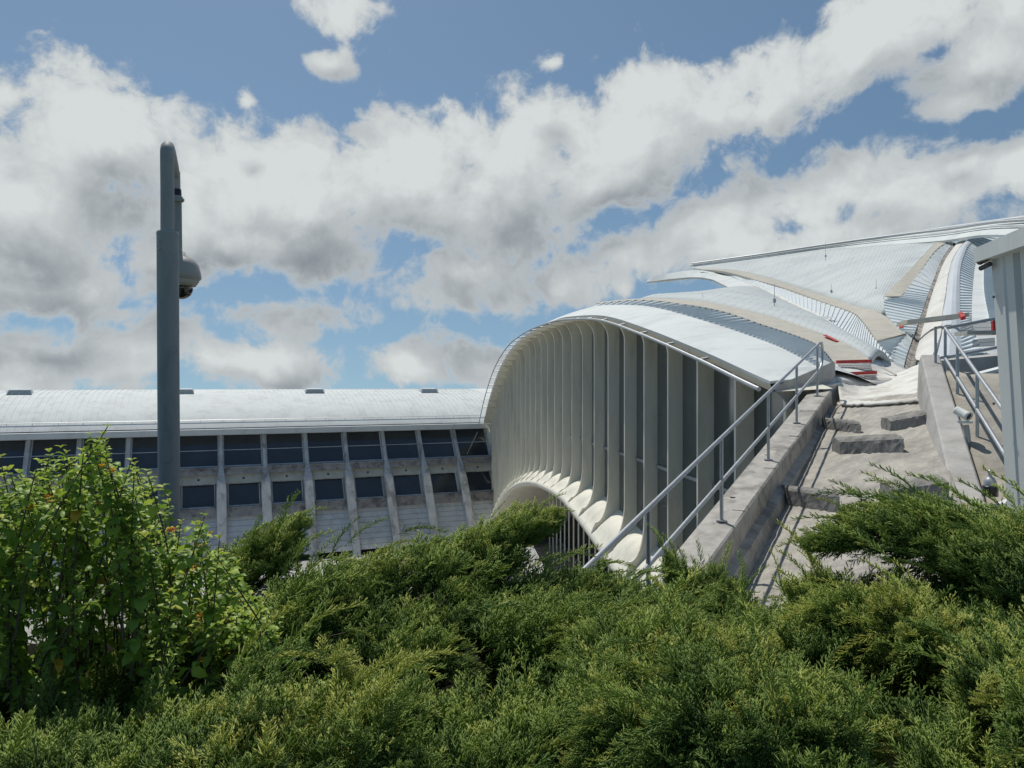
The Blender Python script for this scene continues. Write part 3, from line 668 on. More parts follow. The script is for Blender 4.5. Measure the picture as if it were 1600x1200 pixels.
for t in np.arange(4.5, 13.8, 1.35):
    mb = MB(); p = lp(t, .10, .0022); mb.box(p, pr * .075, hd * .006, (0, 0, .003)); mb.build('coping_joint', M_dark, CH)
# right parapet
mb = MB(); rings = []
for i in range(25):
    t = 3.2 + (11.7 - 3.2) * i / 24; wd = .31 - .05 * i / 24
    fz = floorz(*rp_(t, -.05).xy) - .1
    rings.append([Vector((*rp_(t, -.06).xy, min(fz, rp_(t, 0, -.3).z))), rp_(t, -.03, -.16), rp_(t, 0, -.015), rp_(t, .02, 0), rp_(t, wd - .02, 0), rp_(t, wd, -.02), rp_(t, wd, -1.6)])
q = 7
for r in rings: mb.v += r
for i in range(24):
    for j in range(q - 1): k = i * q + j; mb.f.append((k, k + q, k + q + 1, k + 1))
e_ = 24 * q; mb.f.append(tuple(range(e_, e_ + q))); mb.build('parapet', M_concl, CH)

# baffle blocks
def block(label, nl_, nr_, hgt, dep, broken, seed):
    """block standing on the channel floor: near bottom edge from pixel nl_ to nr_"""
    rr = np.random.default_rng(seed); a, b_ = onfloor(*nl_), onfloor(*nr_)
    d = (b_ - a); dh = Vector((-d.y, d.x, 0)).normalized() * dep
    if dh.y < 0: dh = -dh
    dh = Vector((.12, .99, 0)) * dep * 1.5; dh.z = co4[1] * dh.x + co4[2] * dh.y + dep * .06
    up_ = Vector((0, 0, hgt * 1.25)); hgt_ = hgt; nx, ny, nz = 18, 5, 4; mb = MB(); idx = {}
    def V(i, j, k):
        if (i, j, k) not in idx:
            p = a + d * (i / nx) + dh * (j / ny) + up_ * (k / nz) - Vector((0, 0, .05))
            if broken and i == nx: p = p - d.normalized() * (.10 * abs(math.sin(j * 2.3 + k * 1.7)) + .05 * (k / nz))
            p = p + Vector(rr.normal(size=3) * .003) + (Vector((0, 0, -.02)) if k == nz and (j in (0, ny)) else Vector((0, 0, 0)))
            idx[(i, j, k)] = len(mb.v); mb.v.append(p)
        return idx[(i, j, k)]
    for i in range(nx):
        for j in range(ny): mb.f.append((V(i, j, nz), V(i + 1, j, nz), V(i + 1, j + 1, nz), V(i, j + 1, nz)))
        for k in range(nz):
            mb.f.append((V(i, 0, k), V(i + 1, 0, k), V(i + 1, 0, k + 1), V(i, 0, k + 1))); mb.f.append((V(i, ny, k), V(i, ny, k + 1), V(i + 1, ny, k + 1), V(i + 1, ny, k)))
    for j in range(ny):
        for k in range(nz):
            mb.f.append((V(0, j, k), V(0, j, k + 1), V(0, j + 1, k + 1), V(0, j + 1, k))); mb.f.append((V(nx, j, k), V(nx, j + 1, k), V(nx, j + 1, k + 1), V(nx, j, k + 1)))
    o = mb.build('concrete_block', M_conc); tag(o, label, 'block', 'baffle blocks in the drainage channel')
    o.data.materials[0] = M_block; return o
block('weathered concrete block jutting from the left parapet, nearest the hedge', (1229, 789), (1318, 803), .21, .20, True, 1)
block('long pale concrete block in the middle of the channel, standing alone', (1312, 710), (1419, 707), .20, .24, True, 2)
block('short concrete block against the left parapet near the white sheet', (1293, 671), (1349, 678), .17, .22, True, 3)
block('concrete block slanting out from the right parapet near the white sheet', (1391, 674), (1451, 663), .17, .24, False, 4)
block('low concrete block against the right parapet just above the juniper branch', (1392, 795), (1483, 785), .22, .22, False, 5)

# white membrane
rr = np.random.default_rng(3); mb = MB(); near = [onfloor(1314, 637), onfloor(1350, 637), onfloor(1400, 634), onfloor(1443, 631)]; far = A([(1308,598,14.6),(1345,606,15.2),(1395,590,16.6),(1440,572,16.8)])
nA, fA = resample(near, 30), resample(far, 30)
for j in range(13):
    for i in range(30):
        t = j / 12; p = nA[i].lerp(fA[i], t) + Vector((0, 0, .03 + abs(rr.normal()) * .008 - .15 * t * (1 - t))); mb.v.append(p)
for j in range(12):
    for i in range(29): k = j * 30 + i; mb.f.append((k, k + 1, k + 31, k + 30))
o = mb.build('waterproof_sheet', M_sheet, None, True); tag(o, 'crumpled white waterproofing sheet laid across the top of the concrete channel', 'sheet')
s_ = o.modifiers.new('thickness', 'SOLIDIFY'); s_.thickness = .03; s_.offset = 1
# closing structure around the valley foot
mb = MB(); P = A([(1285,604,14.2),(1312,598,14.4),(1309,576,16.4),(1262,588,15.5)]); mb.hexa([p - Vector((0, 0, 1.5)) for p in P], P); mb.build('valley_curb', M_sheet, CH)
sheet('valley_bed', A([(1256,574,17.5),(1307,575,17.3),(1360,567.5,18.0),(1388,570,19.2),(1411,580,18.6),(1424,590,17.8),(1445,572,18.5)]),
      A([(1270,606,14.6),(1308,602,14.6),(1335,608,15.0),(1365,606,15.3),(1395,600,15.8),(1420,594,16.2),(1446,588,16.4)]), 30, 6, M_sheet, CH, .2)
mb = MB(); mb.tube([at(1379,574,17.0), at(1400,586,16.2)], .022, 8); mb.build('loose_batten', M_beige, CH)
mb = MB(); P = A([(1236,600,14.9),(1262,602,14.9),(1290,584,17.4),(1268,568,17.6)]); mb.hexa([p - Vector((0, 0, .6)) for p in P], P); mb.build('end_curb', M_sheet, WH)

# ------------------------------------------------------------------ right-hand terrace, low wall
TE = thing('terrace', 'narrow brownish service terrace beside the right parapet', 'terrace', atk(1560, 800, 9))
rpz = lambda t, off, dz: rp_(t, off, dz)
mb = MB(); q = [rp_(3.2, .36, -.08), rp_(3.2, 3.0, -.25), rp_(11.2, 3.0, -.25), rp_(11.2, .30, -.05)]
grid('terrace_floor', q[0], q[1], q[3], q[2], 12, 40, M_terr, TE, .004, .3)
LW = thing('low_end_wall', 'grey low wall with white metal capping behind the right handrail', 'wall', at(1500, 640, 11))
w0, w1_ = at(1464, 606, 11.25), at(1600, 570, 11.4)
mb = MB(); dv = Vector((0, .14, 0)); mb.hexa([w0 - Vector((0, 0, 1.6)), w1_ - Vector((0, 0, 1.6)), w1_ + dv - Vector((0, 0, 1.6)), w0 + dv - Vector((0, 0, 1.6))], [w0, w1_, w1_ + dv, w0 + dv]); mb.build('wall', M_concl, LW)
mb = MB(); ov = Vector((0, .05, 0)); u_ = Vector((0, 0, .05)); mb.hexa([w0 - ov + u_ * .04, w1_ - ov + u_ * .04, w1_ + dv + ov + u_ * .04, w0 + dv + ov + u_ * .04], [w0 - ov + u_, w1_ - ov + u_, w1_ + dv + ov + u_, w0 + dv + ov + u_]); mb.build('capping', M_white, LW)
mb = MB(); P = A([(1441,562,13.2),(1478,562,13),(1600,545,13),(1600,500,17.5)]); 
P = [at(1442,566,12.4), at(1600,552,12.4), at(1600,548,17), at(1462,562,17)]; mb.hexa([p - Vector((0, 0, 2.2)) for p in P], P); mb.build('beige_curb', M_concl, LW)
# gratings and boards seen between the right rail posts
GR = thing('grated_barrier', 'comb-like metal grating barrier on the roof behind the right handrail', 'barrier', at(1525, 520, 20))
grate(at(1501, 506, 20.5), at(1553, 503, 20.5), at(1501, 520, 20.5), at(1553, 519, 20.5), GR, 36, 2)
grate(at(1520, 531, 19), at(1554, 528, 19), at(1520, 542, 19), at(1554, 540, 19), GR, 26, 2)
mb = MB(); p, q_ = at(1501, 521, 20.5), at(1556, 520, 20.5); mb.box((p + q_) / 2, (q_ - p) / 2, (0, .3, 0), (0, 0, .05)); mb.build('base_beam', M_beige, GR)
mb = MB(); p = at(1552.5, 512, 20.3); mb.box(p, (.04, 0, 0), (0, .04, 0), (0, 0, .2)); mb.build('red_post', M_red, GR)

# ------------------------------------------------------------------ handrails
def hrail(label, base_fn, ts, hgt, t_near, t_far, lowf, off, r=.023, end=True):
    b0 = base_fn(ts[0], off)
    t_ = thing('handrail', label, 'handrail', b0)
    for t in ts:
        p = base_fn(t, off); mb = MB(); mb.tube([p - Vector((0, 0, .02)), p + Vector((0, 0, hgt))], .021, 10)
        po = mb.build('post', M_galv, t_, True)
        mb = MB(); mb.lathe(p, [(.0, .016), (.06, .016), (.06, 0), (0, 0)], 16); mb.build('base_plate', M_galv, po)
    for hh, nm in ((hgt, 'top_rail'), (lowf, 'mid_rail')):
        mb = MB(); pts = [base_fn(t_near, off, hh), base_fn(t_far, off, hh)]
        mb.tube(pts, r, 12); mb.build(nm, M_galv, t_, True)
    return t_
h1 = hrail('galvanised tube handrail along the left parapet, running down into the hedge', lp, [6.35, 8.25, 10.2, 11.9, 13.55], 1.1 * k_, 4.9, 13.75, .52 * k_, 0.0)
mb = MB(); mb.tube([lp(13.75, 0, 1.1 * k_), lp(13.95, 0, 1.06 * k_), lp(14.0, 0, .95 * k_), lp(14.0, 0, .68 * k_), lp(13.9, 0, .56 * k_), lp(13.75, 0, .52 * k_)], .026, 10); mb.build('end_loop', M_galv, h1, True)
# right handrail: measured along its own line
def rr_(t, off, dz=0.0):
    P0_ = Vector((5.96, 8.7, -1.6)) * k_; P1_ = Vector((7.77, 13.2, -.08)) * k_; u = (t - P0_.y) / (P1_.y - P0_.y); p = P0_.lerp(P1_, u); return Vector((p.x, p.y, p.z + H + dz))
h2 = hrail('galvanised tube handrail on the right terrace in front of the pale metal cabin', rr_, [7.4, 9.1, 10.3, 11.22], 1.08 * k_, 4.6, 11.22, .55 * k_, 0.0)
for dz, nm, py0 in ((1.08 * k_, 'return_rail', 0), (.55 * k_, 'return_rail', 0)):
    a = rr_(11.22, 0, dz); b_ = a + Vector((1.6, .25, .30)); mb = MB(); mb.tube([a, b_], .026, 10); mb.build(nm, M_galv, h2, True)
mb = MB(); p = rr_(11.22, 0) + Vector((-.09, .1, 0)); mb.tube([p, p + Vector((0, 0, .95))], .02, 8); mb.build('post', M_galv, h2, True)

# ------------------------------------------------------------------ small fittings on the terrace
sp0 = atk(1515, 712, 10.6)
SPL = thing('spotlight', 'small cylindrical spotlight on a short post beside the right parapet', 'spotlight', sp0)
mb = MB(); mb.tube([sp0, at(1509, 664, 10.6 * k_)], .036, 12); mb.build('post', M_galv, SPL, True)
mb = MB(); mb.lathe(sp0 - Vector((0, 0, .0)), [(0, .015), (.13, .015), (.13, -.01)], 16); mb.build('base_plate', M_galv, SPL)
ax = Vector((.35, -.86, -.42)).normalized(); c = at(1508, 648, 10.55 * k_)
mb = MB(); mb.lathe(c - ax * .13, [(0, 0), (.05, 0), (.052, .02), (.052, .15), (.058, .16), (.058, .19), (.045, .19), (.042, .17)], 20, ax); mb.build('housing', M_white, SPL, True)
mb = MB(); mb.lathe(c - ax * .13, [(.045, .175), (0, .175)], 20, ax); mb.build('lens', M_black, SPL, True)
mb = MB(); mb.lathe(at(1508, 660, 10.6 * k_), [(.0, .02), (.08, .02), (.08, -.01), (0, -.01)], 14); mb.build('bracket_plate', M_white, SPL)
pc = atk(1572, 782, 9.1)
mb = MB(); mb.box(pc + Vector((.0, .05, -.02)), (.24, -.02, .07), (.05, .2, 0), (0, 0, .02)); tag(mb.build('inspection_cover', M_white), 'flat white square cover plate lying on the terrace floor', 'cover')
ln0 = atk(1547, 775, 9.05)
LN = thing('beacon_lamp', 'small glass-domed beacon lamp standing on the white cover plate', 'lamp', ln0)
mb = MB(); mb.lathe(ln0, [(0, 0), (.075, 0), (.075, .10), (.065, .11), (0, .11)], 20); mb.build('base', M_black, LN, True)
mb = MB(); mb.lathe(ln0, [(.062, .11), (.06, .15), (.04, .19), (.018, .205), (.018, .24), (.028, .25), (.012, .275), (0, .275)], 20); mb.build('dome', M_galv, LN, True)

# ------------------------------------------------------------------ metal cabin at the right edge
CB = thing('metal_cabin', 'pale grey-green corrugated metal cabin at the right edge of the photo', 'cabin', at(1600, 800, 5.5))
cl = at(1549, 404, 6.6); wl = Vector((cl.x, cl.y, 0)); wd_ = Vector((-.12, -.99, 0)).normalized(); wn_ = Vector((-.99, .12, 0)).normalized()
mb = MB(); ztop = lambda s: H + (600 - 404) / F * 6.6 + .01 * s; zbot = H - 3.0
x = 0.0; pr_ = []
while x < 3.2:
    pr_ += [(x, 0), (x + .14, 0), (x + .16, .012), (x + .20, .012), (x + .22, 0), (x + .34, 0), (x + .36, -.055), (x + .43, -.055), (x + .45, 0)]; x += .45
pts0 = [wl + wd_ * a_ + wn_ * b2 for a_, b2 in pr_]
mb.v += [Vector((p.x + .26, p.y, zbot)) for p in pts0] + [Vector((p.x, p.y, ztop(a_))) for p, (a_, _) in zip(pts0, pr_)]
n_ = len(pts0); mb.f += [(i, i + 1, n_ + i + 1, n_ + i) for i in range(n_ - 1)]
bk = wl - wn_ * 1.8
b0 = len(mb.v); mb.v += [Vector((wl.x + .26, wl.y, zbot)), Vector((bk.x, bk.y, zbot)), Vector((bk.x, bk.y, ztop(0))), Vector((wl.x, wl.y, ztop(0)))]; mb.f.append((b0, b0 + 1, b0 + 2, b0 + 3))
mb.build('corrugated_wall', M_shed, CB)
mb = MB(); e0 = wl - wd_ * .10 + wn_ * .10; e1 = wl + wd_ * 3.2 + wn_ * .10
def zz(v, z): return Vector((v.x, v.y, z))
mb.hexa([zz(e0, ztop(0) - .02), zz(e1, ztop(3.2) - .02), zz(e1 - wn_ * 2.1, ztop(3.2) - .02), zz(e0 - wn_ * 2.1, ztop(0) - .02)], [zz(e0, ztop(0) + .11), zz(e1, ztop(3.2) + .20), zz(e1 - wn_ * 2.1, ztop(3.2) + .22), zz(e0 - wn_ * 2.1, ztop(0) + .14)])
mb.build('roof', M_shed, CB)
mb = MB(); g0 = wl + wn_ * .05 - wd_ * .10; mb.tube([zz(g0, ztop(0) - .01), zz(g0 + wd_ * .16, ztop(0) + .01)], .032, 12); mb.tube([zz(g0 + wd_ * .02, ztop(0) - .075), zz(g0 + wd_ * .18, ztop(0) - .06)], .022, 10); mb.build('gutter_pipe', M_concd, CB, True)
for z_ in (.35, 1.3): 
    mb = MB(); mb.lathe(wl + wd_ * .05 + Vector((0, 0, ztop(0) - z_)), [(.012, 0), (.012, .01), (0, .01)], 8, wn_); mb.build('screw', M_black, CB)

# ------------------------------------------------------------------ camera pole
pz = 8.0; pb = at(268, 600, pz); pb.z = H - 6.2
PL = thing('camera_pole', 'tall grey-green steel pole carrying a security camera, rising from the shrubs', 'pole', pb)
t0 = at(262, 365, pz)
mb = MB(); mb.tube([pb, t0], .111, 28); mb.build('lower_tube', M_pole, PL, True)
mb = MB(); mb.lathe(t0 - Vector((0, 0, .02)), [(.113, 0), (.113, .03), (.10, .045), (.06, .05)], 28); mb.build('collar', M_pole, PL, True)
mb = MB(); c_ = at(266.5, 700, pz) + Vector((0, -.109, 0)); mb.box(c_, (.045, 0, 0), (0, .006, 0), (0, 0, .14)); mb.build('access_hatch', M_pole, PL)
for z_ in (380, 392):
    mb = MB(); mb.lathe(at(256, z_, pz) + Vector((0, -.112, 0)), [(.010, 0), (.010, .012), (0, .012)], 8, Vector((0, -1, 0))); mb.build('bolt', M_galv, PL)
u0 = at(261.5, 366, pz)
top_c = at(261, 232, pz)
arm = [at(261.5, 240, pz), at(261.5, 226.5, pz + .02), at(262.5, 223, pz + .12), at(264, 223.5, pz + .3)]
mb = MB(); mb.tube([u0] + [at(261.5, 300, pz)] + [at(261, 246, pz), at(261, 236, pz + .01), at(261.5, 231, pz + .05), at(262.6, 229.5, pz + .12), at(266, 238, pz + .5), at(272, 257, pz + 1.1), at(275.5, 274, pz + 1.45)], [.070] * 4 + [.068, .066, .062, .05, .045], 20); mb.build('bent_arm', M_pole, PL, True)
mb = MB(); mb.tube([at(275, 268, pz + 1.45), at(275.5, 296, pz + 1.45)], .05, 14); mb.build('arm_socket', M_grey, PL, True)
mb = MB(); mb.tube([at(276, 296, pz + 1.45), at(276.5, 306, pz + 1.45)], .056, 14); mb.build('black_clamp', M_black, PL, True)
mb = MB(); mb.tube([at(277, 306, pz + 1.45), at(278, 396, pz + 1.45)], .052, 14); mb.tube([at(277, 308, pz + 1.4), at(277, 315, pz + 1.4)], .07, 14); mb.tube([at(278, 312, pz + 1.4), at(287, 313, pz + 1.4)], .022, 8); mb.build('drop_pipe', M_pole, PL, True)
dc = at(283, 418, pz + 1.4)
DM = thing('dome_camera', 'beige dome security camera hanging beside the steel pole', 'security camera', at(283, 396, pz + 1.4))
mb = MB(); pxm = (pz + 1.4) / F
mb.lathe(at(283, 438, pz + 1.4), [(26 * pxm, 0), (29.5 * pxm, 3 * pxm), (29 * pxm, 10 * pxm), (26 * pxm, 24 * pxm), (20 * pxm, 33 * pxm), (8 * pxm, 38 * pxm), (6 * pxm, 44 * pxm), (0, 44 * pxm)], 32); mb.build('hood', M_grey, DM, True)
mb = MB(); mb.lathe(at(283, 447, pz + 1.4), [(0, 0), (21 * pxm, 0), (26 * pxm, 7 * pxm), (26 * pxm, 9.5 * pxm)], 32); mb.build('collar', M_beige, DM, True)
mb = MB(); rr0 = 17.5 * pxm; mb.lathe(at(283, 450, pz + 1.4), [(rr0 * math.cos(a_), -rr0 * math.sin(a_) ) for a_ in np.linspace(0, math.pi / 2, 9)] , 28); 
M_dome = mat('dome_lens', (0.02, 0.02, 0.02), 0.05, spec=1.0); mb.build('dome_lens', M_dome, DM, True)

# ------------------------------------------------------------------ foliage
def bigmesh(name, V, T_, tint, m, parent=None):
    me = bpy.data.meshes.new(name); nv, nf = len(V), len(T_)
    me.vertices.add(nv); me.vertices.foreach_set('co', V.astype(np.float32).ravel())
    me.loops.add(nf * 3); me.loops.foreach_set('vertex_index', T_.astype(np.int32).ravel())
    me.polygons.add(nf); me.polygons.foreach_set('loop_start', np.arange(0, nf * 3, 3, dtype=np.int32))
    me.update(calc_edges=True)
    a = me.attributes.new('tint', 'FLOAT', 'POINT'); a.data.foreach_set('value', tint.astype(np.float32))
    me.materials.append(m); o = bpy.data.objects.new(name, me); C.objects.link(o)
    if parent: o.parent = parent; o.matrix_parent_inverse = Matrix.Translation(-parent_world(parent))
    return o
def unit(v): return v / (np.linalg.norm(v, axis=-1, keepdims=True) + 1e-9)
def sprig(seed):
    """one feathery juniper shoot, unit length along +X: cords of scale leaves as thin cones"""
    r = np.random.default_rng(seed); cords = []
    def cone(p, d, L, rad): cords.append((p, unit(d), L, rad))
    cone(np.zeros(3), np.array([1, 0, .05]), 1.0, .020)
    for i in range(13):
        t = .08 + .86 * i / 13; ang = R(38 + r.normal() * 8); roll = (i % 2) * math.pi + r.normal() * .55
        d = np.array([math.cos(ang), math.sin(ang) * math.cos(roll), math.sin(ang) * math.sin(roll) + .15]); L = (.42 * (1 - t) + .14) * r.uniform(.8, 1.2)
        p = np.array([t, 0, .05 * t]); cone(p, d, L, .020)
        for s_ in (.35, .62):
            for sg in (-1, 1):
                if r.random() < .2: continue
                d2 = d + unit(np.cross(d, r.normal(size=3))) * .6 + np.array([.25, 0, .1]); cone(p + unit(d) * L * s_, d2, L * .42, .016)
    V, T_, q = [], [], 0
    for p, d, L, rad in cords:
        a = unit(np.cross(d, np.array([.3, .2, 1.0]))); b_ = np.cross(d, a)
        for k in range(3):
            V.append(p + d * L * .25 + (a * math.cos(2.094 * k) + b_ * math.sin(2.094 * k)) * rad)
        V.append(p + d * L); V.append(p)
        T_ += [(q, q + 1, q + 3), (q + 1, q + 2, q + 3), (q + 2, q, q + 3), (q, q + 4, q + 1), (q + 1, q + 4, q + 2), (q + 2, q + 4, q)]
        q += 5
    return np.array(V), np.array(T_)
TEMPL = [sprig(s_) for s_ in range(6)]
def frond(seed):
    """a long arching shoot with short side shoots all along it, unit length along +X"""
    r = np.random.default_rng(100 + seed); cords = []; ax_ = lambda t: np.array([t, .05 * math.sin(2.2 * t + seed), .10 * math.sin(2.4 * t) - .16 * t * t])
    for i in range(10):
        p, q = ax_(i / 10), ax_((i + 1) / 10); cords.append((p, unit(q - p), np.linalg.norm(q - p) * 1.1, .010 * (1.2 - .07 * i)))
    for i in range(34):
        t = .06 + .90 * i / 34; p = ax_(t); ang = R(34 + r.normal() * 7); roll = (i % 2) * math.pi + r.normal() * .45
        d = np.array([math.cos(ang), math.sin(ang) * math.cos(roll), math.sin(ang) * math.sin(roll) + .18]); L = (.17 * (1 - t) ** .6 + .045) * r.uniform(.75, 1.25); cords.append((p, unit(d), L, .0085))
        for s_ in (.3, .6):
            d2 = d + unit(np.cross(d, r.normal(size=3))) * .55 + np.array([.25, 0, .1]); cords.append((p + unit(d) * L * s_, unit(d2), L * .45, .0075))
    V, T_, q = [], [], 0
    for p, d, L, rad in cords:
        a = unit(np.cross(d, np.array([.3, .2, 1.0]))); b_ = np.cross(d, a)
        for k in range(3): V.append(p + d * L * .3 + (a * math.cos(2.094 * k) + b_ * math.sin(2.094 * k)) * rad)
        V.append(p + d * L); V.append(p)
        T_ += [(q, q + 1, q + 3), (q + 1, q + 2, q + 3), (q + 2, q, q + 3), (q, q + 4, q + 1), (q + 1, q + 4, q + 2), (q + 2, q + 4, q)]; q += 5
    return np.array(V), np.array(T_)
FROND = [frond(s_) for s_ in range(4)]
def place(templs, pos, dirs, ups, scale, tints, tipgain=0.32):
    Vs, Ts, tt, base_ = [], [], [], 0; which = rng.integers(0, len(templs), len(pos))
    for k, (tv, tf) in enumerate(templs):
        s_ = which == k
        if not s_.any(): continue
        d = unit(dirs[s_]); sde = unit(np.cross(ups[s_], d)); u = np.cross(d, sde); M = np.stack([d, sde, u], axis=2) * scale[s_][:, None, None]
        V = np.einsum('nij,vj->nvi', M, tv) + pos[s_][:, None, :]
        n, v = V.shape[:2]; Ts.append((tf[None] + (np.arange(n) * v)[:, None, None]).reshape(-1, 3) + base_); base_ += n * v
        Vs.append(V.reshape(-1, 3)); tt.append((tints[s_][:, None] + tipgain * (tv[None, :, 0] - .5)).clip(0, 1).ravel())  # tips lightened in the tint: painted sunlight along with paler new growth
    return np.concatenate(Vs), np.concatenate(Ts), np.concatenate(tt)
UP = np.array([0, 0, 1.0])
class Shrub:
    def __init__(s): s.p, s.d, s.u, s.s, s.t, s.stems, s.fr = [], [], [], [], [], [], []
    def bough(s, pts, width, count, size=.12, tint=.45, rise=.45, flat=.6, spread=.9, tipw=.12, stem=True):
        P = np.array([tuple(p) for p in resample(pts, 40)]); tn_ = unit(np.gradient(P, axis=0))
        for q_ in range(max(2, count // 26)):      # long shoots reaching out of the bough
            k_i = int(rng.uniform(8, 34)); dd_ = tn_[k_i] * 1.0 + rng.normal(size=3) * .25 + UP * rise * rng.uniform(-.3, .6)
            s.fr.append((P[k_i] + rng.normal(size=3) * width * .45 + UP * width * .35, dd_, rng.uniform(.20, .36) * min(1, width / .1), min(.97, tint + .16 + rng.normal() * .12)))
        t = rng.random(count) ** .85; ix = t * 38.99; i0 = ix.astype(int); fr = (ix - i0)[:, None]
        c = P[i0] * (1 - fr) + P[i0 + 1] * fr; T_ = tn_[i0]; sd_ = unit(np.cross(T_, UP)); uu = np.cross(sd_, T_)
        ang = rng.uniform(0, 2 * math.pi, count); rad = np.sqrt(rng.random(count)) * (width * (np.sin(math.pi * np.clip(t * .85 + .12, 0, 1)) ** .7 * (1 - tipw) + tipw * .5) )
        offv = sd_ * (np.cos(ang) * rad)[:, None] + uu * (np.sin(ang) * rad * flat)[:, None]
        o_ = unit(offv + 1e-6); pos = c + offv
        d = T_ * .75 + o_ * spread * (rad / (width + 1e-6))[:, None] + UP * rise + rng.normal(size=(count, 3)) * .17
        s.p.append(pos); s.d.append(unit(d)); s.u.append(np.tile(UP, (count, 1)) + rng.normal(size=(count, 3)) * .4)
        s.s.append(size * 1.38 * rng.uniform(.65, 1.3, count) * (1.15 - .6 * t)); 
        s.t.append(np.clip(tint + rng.normal(size=count) * .11 + .12 * (t - .5) + .10 * np.sin(ang), 0, .97)); s.stems.append((P, .005)) if stem else None  # sprigs lighter towards tip and upper side: sunlight in the tint, plus new growth
    def crown(s, c, rx, ry, rz, nb, per, size=.12, tint=.45, lift=.25, flow=(.30, .0)):
        """plumes arching outwards from the middle of the shrub, most of them swept one way"""
        nb = int(nb * 1.7); per = int(per * .62)
        for k in range(nb):
            a = 2 * math.pi * (k + rng.random() * .8) / nb * 2.4; L = rng.uniform(.35, 1.0); hz = rz * rng.uniform(.0, 1.0) * (1.2 - .6 * L)
            off = Vector((math.cos(a) * rx * L, math.sin(a) * ry * L, 0)); st = Vector(c) + off * .55; fl_ = Vector((flow[0] + rng.normal() * .12, flow[1] + rng.normal() * .12, 0)) * (rx / .5)
            end = Vector(c) + off + fl_ * .8 + Vector((0, 0, hz + rng.normal() * .03)); mid = st.lerp(end, .5) + Vector((0, 0, .05 + hz * .35))
            s.bough([st - Vector((0, 0, .28)), st.lerp(mid, .5) - Vector((0, 0, .06)), mid, mid.lerp(end, .55) + Vector((0, 0, .035)), end], rng.uniform(.07, .125), per, size, tint + rng.normal() * .13, rng.uniform(.10, .38), .65, .5, stem=False)
    def build(s, name, label, group=None):
        c = np.concatenate(s.p).mean(axis=0); t = thing(name, label, 'shrub', (c[0], c[1], H - 2.0), group)
        p_, d_, u_, s_, t_ = [np.concatenate(x) for x in (s.p, s.d, s.u, s.s, s.t)]; keep = np.ones(len(p_), bool)
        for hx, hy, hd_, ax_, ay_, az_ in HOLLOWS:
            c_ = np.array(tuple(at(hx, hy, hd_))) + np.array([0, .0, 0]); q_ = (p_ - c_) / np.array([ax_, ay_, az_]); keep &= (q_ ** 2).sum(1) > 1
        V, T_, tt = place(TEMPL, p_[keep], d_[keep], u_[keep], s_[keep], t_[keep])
        fp, fd_, fs, ft_ = [np.array([f_[k] for f_ in s.fr]) for k in range(4)]; kf = np.ones(len(fp), bool)
        for hx, hy, hd_, ax_, ay_, az_ in HOLLOWS:
            c_ = np.array(tuple(at(hx, hy, hd_))); kf &= (((fp - c_) / np.array([ax_, ay_, az_])) ** 2).sum(1) > 1
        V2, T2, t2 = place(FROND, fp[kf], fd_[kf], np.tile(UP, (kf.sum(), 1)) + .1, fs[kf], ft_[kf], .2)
        T_ = np.concatenate([T_, T2 + len(V)]); V = np.concatenate([V, V2]); tt = np.concatenate([tt, t2])
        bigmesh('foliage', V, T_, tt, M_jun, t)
        if not s.stems: return t
        mb = MB()
        for P, r_ in s.stems:
            mb.tube([P[i] for i in range(0, 40, 5)], [r_ * (1 - .9 * i / 8) for i in range(8)], 5)
        mb.build('branches', M_bark, t, True); return t
G1 = 'juniper shrubs of the foreground hedge'
def hp(px, py, d): return at(px, py, d) - Vector((0, 0, .085))
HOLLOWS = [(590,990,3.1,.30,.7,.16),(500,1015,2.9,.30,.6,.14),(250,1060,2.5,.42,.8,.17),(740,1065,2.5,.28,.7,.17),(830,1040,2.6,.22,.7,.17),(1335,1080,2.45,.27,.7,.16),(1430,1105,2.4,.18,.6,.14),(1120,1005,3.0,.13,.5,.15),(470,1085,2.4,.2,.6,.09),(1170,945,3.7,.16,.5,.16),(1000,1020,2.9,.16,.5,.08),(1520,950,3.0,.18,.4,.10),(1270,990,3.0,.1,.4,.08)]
# 1 big bough rising to the right in front of the long building
s1 = Shrub()
s1.bough([hp(470,960,3.7), hp(560,915,3.8), hp(660,872,3.9), hp(780,826,4.0), hp(868,798,4.05)], .15, 620, .12, .50, .55, .55)
s1.bough([hp(480,990,3.5), hp(580,935,3.6), hp(690,895,3.7), hp(770,862,3.9), hp(790,850,4.0)], .17, 480, .12, .46, .5, .5)
s1.bough([hp(420,990,3.5), hp(480,940,3.5), hp(540,920,3.5), hp(600,920,3.6)], .24, 480, .12, .45, .6)
s1.bough([hp(380,1040,3.2), hp(450,985,3.2), hp(530,960,3.2), hp(650,935,3.3)], .20, 480, .115, .48, .5)
s1.bough([hp(700,860,3.9), hp(790,818,4.0), hp(830,800,4.05), hp(868,795,4.05)], .10, 180, .10, .55, .6)
s1.crown(hp(560,985,3.5), .6, .45, .18, 12, 170, .12, .42)
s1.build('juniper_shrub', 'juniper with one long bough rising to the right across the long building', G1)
# 2 small bough by the broad-leaved shrub
s2 = Shrub()
s2.bough([hp(330,900,3.9), hp(380,865,3.9), hp(425,832,3.9), hp(474,800,3.95)], .12, 300, .10, .52, .5)
s2.bough([hp(330,930,3.8), hp(380,890,3.8), hp(430,860,3.8), hp(455,828,3.9)], .12, 240, .10, .46, .5)
s2.bough([hp(380,1010,3.6), hp(420,970,3.6), hp(445,930,3.7), hp(450,905,3.7)], .15, 260, .11, .36, .8)
s2.crown(hp(330,1010,3.3), .5, .4, .2, 9, 160, .11, .36)
s2.build('juniper_shrub', 'small juniper bough poking out right of the broad-leaved shrub, below the pole', G1)
